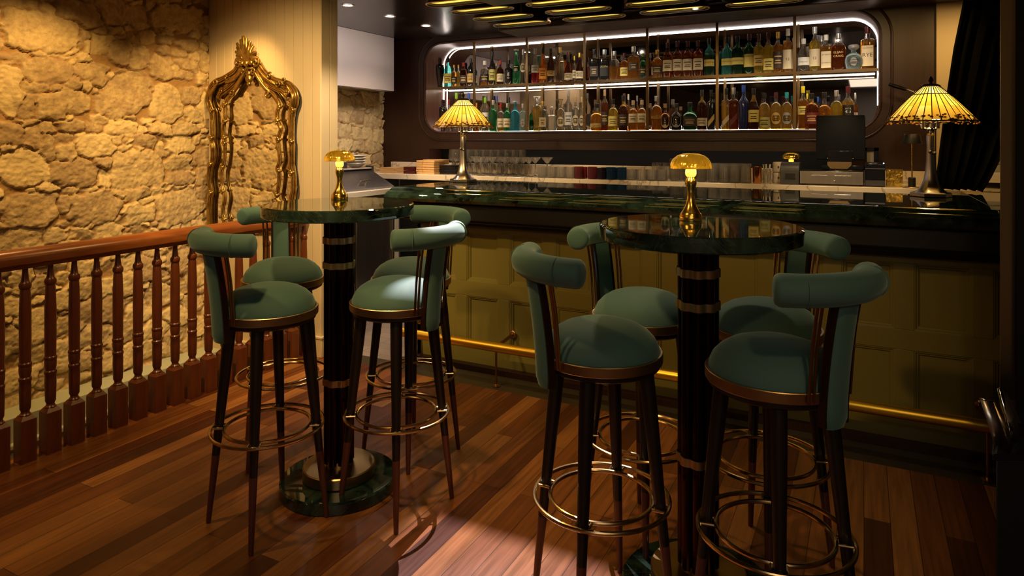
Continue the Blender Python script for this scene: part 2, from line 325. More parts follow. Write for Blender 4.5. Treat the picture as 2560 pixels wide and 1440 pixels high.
A5=[(110,400,55,85),(60,520,80,60),(200,430,60,50),(330,505,60,55),(190,640,120,80),(330,640,60,60),(70,720,70,80),(200,790,90,50),(340,800,75,85),(110,930,110,55),(230,930,60,50),(470,330,80,50),(450,430,70,60),(560,440,70,45),(470,560,80,60),(600,560,60,70),(520,690,90,55),(650,690,60,60),(480,830,80,60),(600,830,70,50),(700,800,60,60),(690,300,60,50),(680,420,60,60),(760,560,70,60),(790,330,60,70),(880,470,90,55),(850,660,80,50),(960,590,70,50),(960,280,70,50),(1060,380,60,60),(1040,520,60,45),(960,690,60,45),(1060,650,50,50),(460,140,75,24),(800,770,60,40),(900,780,60,35),(60,1050,90,40)]
for x,y,a,b in A5: stones.append((x*.4583,520+y*.4583,a*.4583,b*.4583,None))
K7=[(1060,560,50,70),(1140,530,60,50),(1230,520,70,60),(1280,600,50,50),(1060,640,50,40),(1140,640,55,45),(1240,670,60,50),(1060,740,50,50),(1130,755,42,38),(1210,760,50,45),(1280,770,45,50),(1060,840,50,40),(1140,850,60,35),(1240,860,60,40),(1280,930,40,40),(1180,930,50,40),(1060,930,60,40),(1090,470,60,25),(1250,440,70,30),(1150,450,50,25)]
for x,y,a,b in K7: stones.append((480+x*.3611,60+y*.3611,a*.3611,b*.3611,None))
S=[]
for x,y,a,b,tl in stones:
    Y,Z,d=wall_pt(x,y); Y2,_,_=wall_pt(x+a,y); Y1,_,_=wall_pt(x-a,y); S.append((Y,Z,abs(Y2-Y1)/2*1.03,b*d/F*1.08,RNG.uniform(-.35,.35) if tl is None else tl))
def free(y,z,hy,hz,k=.75):
    return all(abs(y-s[0])>(s[2]+hy)*k or abs(z-s[1])>(s[3]+hz)*k for s in S)
for _ in range(9000):                                  # the rest of the wall, then rubble in the gaps
    y=RNG.uniform(-1.2,5.15); z=RNG.uniform(-.5,2.45); big=_<3500
    hy=RNG.uniform(.06,.17) if big else RNG.uniform(.022,.05); hz=hy*RNG.uniform(.45,.85)
    if free(y,z,hy,hz,.85 if big else .7): S.append((y,z,hy,hz,RNG.uniform(-.4,.4)))
S=np.array(S)
def stone_patch(y0,y1,z0,z1,st):
    ny=int((y1-y0)/st)+1; nz=int((z1-z0)/st)+1
    Y,Z=np.meshgrid(np.linspace(y0,y1,ny),np.linspace(z0,z1,nz),indexing='ij')
    wy=Y+.055*fbm(Y,Z,10,5)+.022*fbm(Y,Z,34,9); wz=Z+.048*fbm(Y,Z,10,15)+.020*fbm(Y,Z,34,19)
    f1=np.full(Y.shape,9.); f2=np.full(Y.shape,9.); idx=np.zeros(Y.shape,int); du=np.zeros(Y.shape); dv=np.zeros(Y.shape)
    for k,(cy_,cz_,hy,hz,t) in enumerate(S):
        m=3.0; i0=max(int((cy_-hy*m-y0)/st),0); i1=min(int((cy_+hy*m-y0)/st)+2,ny); j0=max(int((cz_-hz*m-z0)/st),0); j1=min(int((cz_+hz*m-z0)/st)+2,nz)
        if i0>=i1 or j0>=j1: continue
        a=wy[i0:i1,j0:j1]-cy_; b=wz[i0:i1,j0:j1]-cz_; u=(a*math.cos(t*.6)+b*math.sin(t*.6))/hy; v=(-a*math.sin(t*.6)+b*math.cos(t*.6))/hz
        q=((np.abs(u)**2.7+np.abs(v)**2.7)**(1/2.7)-1)*min(hy,hz)*1.0
        g1=f1[i0:i1,j0:j1]; g2=f2[i0:i1,j0:j1]; ii=idx[i0:i1,j0:j1]
        lt=q<g1; g2[:]=np.where(lt,g1,np.minimum(g2,q)); ii[:]=np.where(lt,k,ii); du[i0:i1,j0:j1]=np.where(lt,u,du[i0:i1,j0:j1]); dv[i0:i1,j0:j1]=np.where(lt,v,dv[i0:i1,j0:j1]); g1[:]=np.where(lt,q,g1)
    e=np.minimum((f2-f1)*.5,-f1+.011); e=np.clip(e,-.01,.06)
    rr=np.random.RandomState(3).rand(len(S)+1,4)
    ss=lambda x:np.clip(x,0,1)**2*(3-2*np.clip(x,0,1))
    mask=ss((e+.001+.012*fbm(Y,Z,28,77))/.006)
    hgt=mask*(.007+.017*rr[idx,0])+ss(e/.03)*.004 + mask*((rr[idx,1]-.5)*.016*du+(rr[idx,2]-.45)*.018*dv)
    hgt+=.018*fbm(Y,Z,14,31)*mask+.018*np.abs(fbm(Y,Z,38,41))*mask+.012*fbm(Y,Z,7,51)+.005*fbm(Y,Z,90,61)
    V=np.stack([WX+hgt,Y,Z],-1).reshape(-1,3)
    i=np.arange(ny-1)[:,None]; j=np.arange(nz-1)[None,:]; a=(i*nz+j).ravel(); Fc=np.stack([a,a+nz,a+nz+1,a+1],-1)
    return V,Fc,mask.ravel(),rr[idx,3].ravel()
def stone_wall(name,y0,y1,z0,z1,st):
    V,Fc,mk,tn=stone_patch(y0,y1,z0,z1,st)
    me=bpy.data.meshes.new(name); me.vertices.add(len(V)); me.vertices.foreach_set('co',V.ravel()); me.loops.add(Fc.size); me.loops.foreach_set('vertex_index',Fc.ravel().astype(np.int32))
    me.polygons.add(len(Fc)); me.polygons.foreach_set('loop_start',np.arange(0,Fc.size,4,dtype=np.int32)); me.update(calc_edges=True); me.validate(); me.shade_smooth()
    for n_,d_ in (('mask',mk),('tone',tn)):
        at_=me.attributes.new(n_,'FLOAT','POINT'); at_.data.foreach_set('value',d_.astype(np.float32))
    me.materials.append(M['stone']); o=bpy.data.objects.new(name,me); C.objects.link(o); return struct(o)
stone_wall('wall_west',1.3,5.12,-.3,2.42,.0065)
stone_wall('wall_west_near',-1.2,1.31,-.3,2.42,.016)
struct(B(WX-.2,WX-.03,-2.6,5.4,-1.4,2.5).build('wall_west_core',M['plaster']))
# --- floors
struct(B(-3.19,3.4,-2.6,3.20,-.06,0).build('floor',M['floor']))
struct(B(-3.21,-3.165,-2.6,3.18,-.30,-.0015).build('trim_1',M['balus']))       # nosing along the stairwell edge
struct(B(-4.04,-2.55,3.33,5.2,-.06,-.002).build('floor_kitchen',M['tile']))
struct(B(-3.0,3.4,3.20,3.33,-.06,-.001).build('floor_kick',M['kicktile']))
struct(B(-2.55,3.4,3.33,5.2,-.06,-.001).build('floor_bar',M['kicktile']))
# stairwell
struct(B(-4.04,-3.86,-2.6,3.18,-1.2,-.07).build('trim_2',M['sage'],bevel=.006))
struct(B(-3.875,-3.84,-2.6,3.18,-.235,-.20).build('trim_3',M['sage'],bevel=.01))
struct(B(-3.86,-3.19,-2.6,3.18,-1.25,-1.2).build('floor_stair',M['floor']))
struct(B(-3.20,-3.19,-2.6,3.18,-1.2,-.06).build('wall_stair',M['plaster']))
# --- cream beadboard wall with its end face
b=MB(); x=-4.02
b.box(-4.05,-3.0,PY+.012,PY+.15,-1.2,2.40)
while x<-3.005:
    x1=min(x+.0775,-3.0); b.box(x,x1,PY,PY+.02,-1.2,2.40); x=x+.0795
y=PY
for k in range(2): b.box(-3.01,-2.992,PY+.002+.0745*k,PY+.0725+.0745*k,0,2.40)
struct(b.build('wall_panelled',M['panel'],bevel=.0016))
b=MB(); b.box(-4.03,-3.17,PY-.018,PY+.01,-.16,.0); b.box(-4.03,-3.17,PY-.028,PY+.01,-.012,.012); b.box(-4.03,-3.17,PY-.06,PY,-.18,-.155)
struct(b.build('baseboard_stair',M['panel'],bevel=.004))
b=MB(); b.box(-3.165,-2.975,PY-.017,PY,0,.115); b.box(-3.165,-2.97,PY-.022,PY,.115,.13); b.box(-2.992,-2.975,PY,PY+.15,0,.115); b.box(-2.992,-2.97,PY,PY+.15,.115,.13)
struct(b.build('baseboard_panelled',M['panel'],bevel=.003))
# --- outer shell seen only in mirrors
struct(B(-4.2,3.5,-2.75,-2.6,-1.3,2.5).build('wall_south',M['grey_wall']))
struct(B(3.4,3.5,-2.6,5.2,-.1,2.5).build('wall_east',M['plaster']))
b=MB(); 
for k in range(9): b.box(-3.0+.7*k,-2.96+.7*k,-2.6,-2.585,0,2.27)
b.box(-3.1,3.4,-2.6,-2.58,.9,.95); struct(b.build('trim_4',M['plaster']))
# --- ceilings
struct(B(-2.99,3.4,-2.6,5.2,ZC,ZC+.08).build('ceiling',M['ceil']))
struct(B(-4.05,-2.99,3.33,5.2,ZC,ZC+.08).build('ceiling_kitchen',M['ceil']))
struct(B(-4.05,-2.99,-2.6,3.34,2.335,2.42).build('ceiling_stair',M['ceil_grey']))
struct(B(-3.0,-2.98,-2.6,3.33,2.262,2.42).build('trim_5',M['panel']))
b=MB()
for X in (-2.47,-1.91,-1.365,-.815,-.27,.28,.83): b.box(X-.012,X+.012,2.0,4.60,ZC-.012,ZC+.002)
for Y in (4.60,3.32,2.0): b.box(-2.6,1.2,Y-.012,Y+.012,ZC-.012,ZC+.002)
struct(b.build('trim_6',M['ceil'],bevel=.003))
b=MB().box(-2.6,1.5,4.75,BW+.02,ZC-.05,ZC+.002); struct(b.build('trim_7',M['mahog'],bevel=.008))
# --- back wall of the bar with its rounded opening
OX0,OX1,OZ0,OZ1,OR=-3.537,.088,1.424,2.212,.17
inner=rrect(OX0,OX1,OZ0,OZ1,OR,14); n=len(inner)
X0,X1,Z0,Z1=-4.04,.41,1.30,2.40
def outer(p):
    cx,cz=(OX0+OX1)/2,(OZ0+OZ1)/2; dx,dz=p[0]-cx,p[1]-cz
    t=min((X1-cx)/dx if dx>0 else (X0-cx)/dx, ((Z1-cz)/dz if dz>0 else (Z0-cz)/dz)) if dx and dz else 1
    return (cx+dx*t,cz+dz*t)
# straight-sided outer edge: corners handled by four rectangles around a tight band
b=MB(); bx0,bx1,bz0,bz1=OX0-.001,OX1+.001,OZ0-.001,OZ1+.001
v=[];f=[]
for i,p in enumerate(inner):
    c=(bx1 if p[0]>(OX0+OX1)/2 else bx0, bz1 if p[1]>(OZ0+OZ1)/2 else bz0)
    v+= [(p[0],BW,p[1]),(c[0],BW,c[1])]
for i in range(n):
    j=(i+1)%n; f.append((2*i,2*j,2*j+1,2*i+1) if v[2*i+1]!=v[2*j+1] else (2*i,2*j,2*i+1))
b.add(v,f)
for a in ((X0,bx0,Z0,Z1),(bx1,X1,Z0,Z1),(bx0,bx1,Z0,bz0),(bx0,bx1,bz1,Z1)): b.add([(a[0],BW,a[2]),(a[1],BW,a[2]),(a[1],BW,a[3]),(a[0],BW,a[3])],[(0,1,2,3)])
b.box(X0,-3.5,BW,BW+.25,1.05,1.30); b.box(-.12,X1,BW,BW+.25,1.05,1.30)
b.add([(X0,BW,Z0),(X1,BW,Z0),(X1,BW+.35,Z0),(X0,BW+.35,Z0)],[(0,1,2,3)])
struct(b.build('wall_back',M['mahog'],fix=False))
struct(B(-3.6,.0,BW+.2,BW+.24,1.0,1.32).build('wall_niche',mat('soot_black',(.003,.0025,.002),.85,Specular_IOR_Level=.1)))
struct(B(-4.05,1.6,BW+.44,BW+.5,-.1,2.42).build('wall_north',M['black']))
struct(B(X1,.62,BW-.03,BW+.3,0,2.40).build('wall_column',M['panel']))
b=MB()
for k in range(26): b.box(.62,1.7,BW+.02,BW+.05,1.0+.05*k,1.046+.05*k)
struct(b.build('wall_siding',M['grey_wall'],bevel=.003))
struct(B(.62,1.6,BW-.28,BW+.02,1.10,1.15).build('trim_8',M['ceramic']))
# ================================================================== BACK BAR CABINET
cab=thing('back_bar_cabinet','long recessed back-bar display cabinet with rounded corners, mirrored back and lit shelves','cabinet',(0,0,0))
dep=.32
MB().sweep(inner,[(0,BW-.004),(0,BW+dep),(.012,BW+dep),(.012,BW-.004)]).build('lining',M['walnut'],cab)
MB().prism(rrect(OX0+.002,OX1-.002,OZ0+.002,OZ1-.002,OR,14),BW+dep-.002,BW+dep+.008,'y').build('mirror_back',M['barmirror'],cab)
def bead(off,r,y,nm):
    pr=[(off+r*math.cos(t),y+r*math.sin(t)) for t in [2*PI*k/8 for k in range(8)]]
    MB().sweep(inner,pr).build(nm,M['mahog'],cab)
bead(.012,.010,BW-.003,'inner_moulding'); bead(.075,.010,BW-.002,'outer_moulding')
MB().sweep(inner,[(.02,BW-.012),(.02,BW+.001),(.066,BW+.001),(.066,BW-.012)]).build('frame_band',M['mahog'],cab)
top=[p for p in inner if p[1]>OZ0+OR+.001 or p[0]>9]; i0=15; arc=inner[15:45]
arc=[(OX1,OZ0+OR)]+inner[15:43]+[(OX0,OZ0+OR)]
arc=[p for p in arc]
MB().sweep([(p[0],p[1]) for p in arc],[(-.0045,BW+dep-.033),(-.0045,BW+dep-.028),(-.001,BW+dep-.028),(-.001,BW+dep-.033)],closed=False).build('light_strip',M['led'],cab)
B(OX0+OR,OX1-OR,BW+dep-.03,BW+dep-.02,OZ0+.001,OZ0+.010).build('light_strip',M['ledwarm'],cab)
SH=1.828
MB().box(OX0+.004,OX1-.004,BW-.002,BW+.012,SH-.020,SH).build('shelf_edge',M['cabbronze'],cab)
MB().box(OX0+.004,OX1-.004,BW+.012,BW+dep-.030,SH-.010,SH).build('glass_shelf',glass('shelf_glass',(.93,.94,.92),thru=.93),cab)
B(OX0+.02,OX1-.02,BW+dep-.043,BW+dep-.038,SH-.0150,SH-.0105).build('light_strip',M['ledwarm'],cab)
B(OX0+.02,OX1-.02,BW+.014,BW+.018,SH-.0145,SH-.0105).build('light_strip',M['ledwarm'],cab)
posts=[-3.030,-2.514,-1.996,-1.480,-.956,-.429]
for X in posts:
    B(X-.010,X+.010,BW-.004,BW+.014,OZ0+.001,OZ1-.001).build('upright',M['cabbronze'],cab)
    B(X-.008,X+.008,BW+dep-.02,BW+dep-.006,OZ0+.001,OZ1-.001).build('rear_upright',M['cabbronze'],cab)
B(-3.45,-.2,BW+.016,BW+.030,1.288,1.296).build('counter_fill_strip',emis('counter_fill_glow',(1,.82,.60),30),cab)  # hidden glowing strip, added to brighten the counter and glasses
B(-3.5,-.12,BW,BW+.014,1.270,1.2995).build('valance',M['mahog'],cab)  # lip added to hide the glowing strip from view
# ================================================================== COUNTERS
bc=thing('back_counter','cream marble back counter running under the bottle cabinet','counter',(0,0,0))
B(-3.92,1.35,4.60,BW-.001,1.02,1.065).build('worktop',M['wmarble'],bc,bevel=.003)
B(-3.92,X1+.2,BW-.02,BW-.001,1.065,1.148).build('backsplash',M['wmarble'],bc,bevel=.002)
B(-3.5,1.3,4.66,BW-.001,0,1.019).build('cabinet_body',M['black'],bc)
bar=thing('bar_counter','long bar counter with dark green marble top and olive panelled front','bar counter',(0,0,0))
TZ=1.07
prof=[(4.08,TZ),(3.30,TZ),(3.292,TZ-.004),(3.285,TZ-.004),(3.275,TZ+.000),(3.25,TZ-.004),(3.232,TZ-.012),(3.228,TZ-.018),(3.215,TZ-.020),(3.195,TZ-.028),(3.178,TZ-.040),(3.172,TZ-.055),(3.185,TZ-.072),(3.21,TZ-.080),(4.08,TZ-.080)]
b=MB().prism([(p[0],p[1]) for p in prof],-2.50,.47,'x'); b.build('marble_top',M['verde'],bar,ang=25)
b=MB().prism([(p[0],p[1]) for p in prof[1:-1]]+[(4.45,TZ-.080),(4.45,TZ)],.4735,1.6,'x'); b.build('marble_top',M['verde'],bar,ang=25)
MB().box(.4702,.4733,3.24,4.08,TZ-.05,TZ-.0012).build('seam',M['marbleseam'],bar)
b=MB(); b.prism([(3.23,.90),(3.23,.985),(3.26,.99),(4.05,.99),(4.05,.90)],-2.47,1.6,'x'); b.box(-2.46,1.6,3.30,3.34,.875,.90); b.box(-2.46,1.6,3.40,3.44,.84,.89)
b.build('under_moulding',M['black'],bar,bevel=.006)
# front with raised-and-fielded panels
FY=3.45; FX0,FX1=-2.46,1.6
cols=[]; xs=[-2.405]; 
edges=[(-2.40,-2.10)]
b=MB(); b.box(FX0,FX1,FY+.02,FY+.05,0,.95); b.box(FX0,FX0+.03,FY,4.0,0,.95)
pw,gap=.213,.074; X=-2.387; rails=((0,.13),(.423,.512),(.806,.95))
for z0,z1 in rails: b.box(FX0,FX1,FY,FY+.022,z0,z1)
pan=[]
while X<FX1:
    [b.box(X-gap+.0 if X>-2.38 else FX0,X,FY,FY+.022,za+.0001,zb-.0001) for za,zb in ((.13,.423),(.512,.806))]; pan.append((X,min(X+pw,FX1))); X+=pw+gap
b.build('front_frame',M['olive'],bar,bevel=.002)
b=MB()
for x0,x1 in pan:
    for z0,z1 in ((.13,.423),(.512,.806)):
        pr=[(0,FY+.021),(0,FY+.003),(-.006,FY+.004),(-.010,FY+.010),(-.016,FY+.011),(-.022,FY+.0195),(-.022,FY+.021)]
        path=[(x0,z0),(x1,z0),(x1,z1),(x0,z1)]
        for q in range(4):
            A=path[q];Bq=path[(q+1)%4]; ux,uz=((Bq[0]-A[0]),(Bq[1]-A[1])); L_=math.hypot(ux,uz); ux/=L_;uz/=L_; nx,nz=uz,-ux
            v=[];
            for end,sg in ((A,1),(Bq,-1)):
                for o,yy in pr: v.append((end[0]+nx*o+ux*sg*(-o),yy,end[1]+nz*o+uz*sg*(-o)))
            m_=len(pr); b.add(v,[(k,k+1,m_+k+1,m_+k) for k in range(m_-1)])
b.build('panel_moulding',M['olive'],bar,ang=20)
B(FX0+.02,FX1,3.40,FY,0,.03).build('kickboard',M['mahog'],bar)
fr=thing('foot_rail','polished brass foot rail running along the bar front','foot rail',(0,0,0))
MB().tube([(x_,3.25,.213) for x_ in (-2.44,-1.5,-.5,.5,1.55)],.026,20).build('rail_tube',M['railbrass'],fr)
for X in (-2.44,-1.79,-.68,.435,1.3):
    b=MB().tube([(X,3.25,.006),(X,3.25,.19)],.006,10); b.lathe([(.024,0),(.024,.004),(.008,.012)],16,(X,3.25,0)); b.build('floor_post',M['rod'],fr)
    b=MB().tube([(X,3.25,.213),(X,3.449,.233)],.010,10); b.lathe([(.022,0),(.022,.006),(.012,.012)],16,M=Matrix.Rotation(R(90),3,'X'),c=(X,3.4495,.233)); b.build('wall_bracket',M['rod'],fr)
# ================================================================== BALUSTRADE
bl=thing('balustrade','red cedar balustrade with turned balusters guarding the stairwell','balustrade',(-3.13,0,0))
hr=[(-.045,.835),(-.047,.860),(-.040,.880),(-.022,.892),(0,.896),(.022,.892),(.040,.880),(.047,.860),(.045,.835),(.030,.826),(.026,.812),(-.026,.812),(-.030,.826)]
b=MB(); v=[];f=[]; ys=[-.6,3.16]; m_=len(hr)
for yy in ys: v+=[(p[0],yy,p[1]) for p in hr]
f=[(k,(k+1)%m_,m_+(k+1)%m_,m_+k) for k in range(m_)]+[tuple(range(m_)),tuple(range(2*m_-1,m_-1,-1))]
b.add(v,f).build('handrail',M['rail'],bl,ang=40)
bp=[(.0215,.192),(.0225,.197),(.017,.203),(.0155,.210),(.0205,.222),(.0225,.30),(.0215,.335),(.024,.340),(.024,.349),(.0195,.354),(.023,.372),(.0235,.392),(.0225,.398),(.025,.403),(.025,.411),(.0215,.416),(.0225,.50),(.0225,.62),(.0195,.712),(.018,.722),(.022,.728),(.0235,.738),(.0215,.748),(.017,.753),(.0145,.76),(.0115,.79),(.0105,.815)]
b=MB().lathe(bp,20); 
v=[];
b.box(-.030,.030,-.030,.030,0,.178); b.add([(-.03,-.03,.178),(.03,-.03,.178),(.03,.03,.178),(-.03,.03,.178),(-.019,-.019,.194),(.019,-.019,.194),(.019,.019,.194),(-.019,.019,.194)],[(0,1,5,4),(1,2,6,5),(2,3,7,6),(3,0,4,7),(4,5,6,7)])
me=b.mesh('baluster',M['balus'],30)
for k in range(-10,17):
    o=bpy.data.objects.new('baluster',me); C.objects.link(o); o.parent=bl; o.location=(0,1.577+.0997*k,0)
# ================================================================== GILT MIRROR
gm=thing('gilt_mirror','tall ornate gilt rococo mirror with feathered crest on the cream panelled wall','mirror',(at(632,3.15),3.15,.75))
gx,gz=gm.location.x,gm.location.z
def gp(px,py,dy=0): d=dY(px,3.15); return (at(px,3.15)-gx,dy,zt(py,d)-gz)
OL=[(603,158),(592,178),(575,190),(558,200),(544,206),(533,215),(526,232),(524,250),(528,268),(534,285),(536,320),(536,342),(534,352),(537,378),(535,402),(529,420),(527,450),(531,480),(528,500),(527,530),(528,585)]
IL=[(624,168),(614,187),(602,207),(591,224),(581,240),(571,250),(567,266),(568,290),(566,304),(563,330),(566,350),(567,380),(563,412),(558,430),(560,460),(565,482),(566,500),(561,530),(567,555),(566,585)]
OR_=[(646,155),(659,176),(674,192),(692,203),(712,209),(727,213),(738,226),(743,243),(742,260),(736,276),(732,300),(731,340),(733,362),(732,410),(736,435),(738,470),(734,500),(736,530),(735,585)]
IR=[(636,170),(652,196),(668,222),(682,232),(694,246),(702,264),(697,282),(698,302),(706,322),(700,346),(701,366),(704,400),(698,422),(703,434),(701,462),(697,492),(704,510),(701,540),(703,585)]
gl=[gp(*p) for p in OL]+[gp(*p) for p in OR_[::-1]]
MB().prism([(p[0],p[2]) for p in gl],.012,.018,'y').build('mirror_glass',M['mirror'],gm)
MB().prism([(p[0]*1.0,p[2]) for p in gl],.0185,.026,'y').build('backing',M['black'],gm)
def ribbed(path,r,dy,nm):
    P=spline([gp(p[0],p[1],dy) for p in path],5); b=MB(); n_=len(P)
    rr=[r*(1+.05*math.sin(i*.42)) for i in range(n_)]
    b.tube(P,[q*.62 for q in rr],8,up=(0,1,0)); 
    for o in ((-.95,-.32,.32,.95) if r>.016 else (-.8,0,.8)):
        Q=[]
        for i,p in enumerate(P):
            t=(P[min(i+1,n_-1)]-P[max(i-1,0)]).normalized(); s_=Vector((t.z,0,-t.x)); Q.append(p+s_*rr[i]*o+Vector((0,-rr[i]*(.62 if abs(o)<.5 else .35),0)))
        b.tube(Q,[q*(.27 if r>.016 else .34) for q in rr],6)
    b.build(nm,M['gilt'],gm,ang=60)
ribbed(OL,.020,-.004,'outer_scroll'); ribbed(OR_,.020,-.004,'outer_scroll'); ribbed(IL,.0145,-.010,'inner_scroll'); ribbed(IR,.0145,-.010,'inner_scroll')
ribbed([(606,166),(600,186),(588,206),(572,220),(556,232),(548,246)],.019,-.002,'crown_moulding'); ribbed([(641,164),(655,186),(672,206),(690,219),(708,226),(722,240)],.019,-.002,'crown_moulding')
b=MB()
def curl(px,py,r,turns=1.4,sg=1,a0=0,dy=-.02):
    c=Vector(gp(px,py,dy)); P=[]
    for i in range(26):
        t=i/25; a=a0+sg*t*turns*2*PI; q=r*(1-.8*t); P.append(c+Vector((q*math.cos(a),-.010*t,q*math.sin(a))))
    MB().tube(P,[r*.30*(1-.3*i/25) for i in range(26)],7,up=(0,1,0)).build('volute',M['gilt'],gm,ang=60)
def knot(px,py,r=.016,dy=-.018):
    c=gp(px,py,dy); b=MB().sphere(c,r,8,sc=(1.25,.9,.8)); 
    for s_ in (-1,1): b.sphere((c[0]+s_*r*1.05,c[1]+.003,c[2]+r*.3),r*.55,6)
    b.sphere((c[0],c[1]-.006,c[2]+r*.8),r*.5,6); b.sphere((c[0],c[1]-.006,c[2]-r*.8),r*.45,6); b.build('carved_knot',M['gilt'],gm,ang=60)
for p in ((533,345),(566,345),(566,358),(531,410),(560,418),(531,482),(562,478),(534,276),(567,262),(567,304),(701,350),(733,355),(702,428),(733,432),(697,488),(704,268),(698,302),(737,276),(565,548)): knot(*p)
for a in ((603,158,.030,1.4,1,2.4),(646,157,.030,1.4,-1,.7),(614,178,.022,1.3,-1,0),(640,178,.024,1.3,1,3),(545,206,.024,1.3,1,4),(717,203,.024,1.3,-1,5),(588,232,.026,1.4,1,3),(676,236,.026,1.4,-1,0),(560,228,.02,1.2,1,1),(724,232,.022,1.2,-1,2),(574,193,.020,1.2,-1,0),(680,190,.022,1.2,1,1),(700,212,.02,1.2,-1,1)): curl(*a)
b=MB()
for p,r in (((628,185),.022),((629,198),.030),((629,210),.018),((622,160),.024),((634,158),.02),((611,160),.02)): b.sphere(gp(p[0],p[1],-.022),r,9,sc=(1,.7,.9))
for pth in ([(618,172),(606,196),(596,216),(586,232)],[(640,172),(654,196),(668,214),(680,226)],[(612,168),(592,192),(568,202)],[(650,168),(668,190),(694,206)],[(545,210),(534,228),(532,250),(538,268)],[(722,212),(735,230),(735,252),(728,270)]):
    for o in range(3):
        P=spline([gp(q[0]+o*2.2-2,q[1]+o*3.2,-.012-.006*o) for q in pth],6); n_=len(P); b.tube(P,[.010*math.sin(PI*(.12+.80*i/(n_-1))) for i in range(n_)],7,up=(0,1,0))
b.build('cartouche',M['gilt'],gm,ang=60)
b=MB()
tips=[(594,150),(596,140),(594,130),(597,119),(597,109),(606,100),(612,91),(620,97),(630,104),(638,114),(645,130),(650,146)]
for i,t_ in enumerate(tips):
    k=i/(len(tips)-1); base=(612+26*k,156); mid=((base[0]+t_[0])/2+ (4-9*k),(base[1]+t_[1])/2-4)
    P=spline([gp(base[0],base[1],-.008),gp(mid[0],mid[1],-.022),gp(t_[0],t_[1],-.014)],7); n_=len(P)
    b.tube(P,[.0175*(1.05-.55*abs(j/(n_-1)-.45)*1.6) for j in range(n_)],8,up=(0,1,0),flat=.8)
b.build('crest',M['gilt'],gm,ang=60)
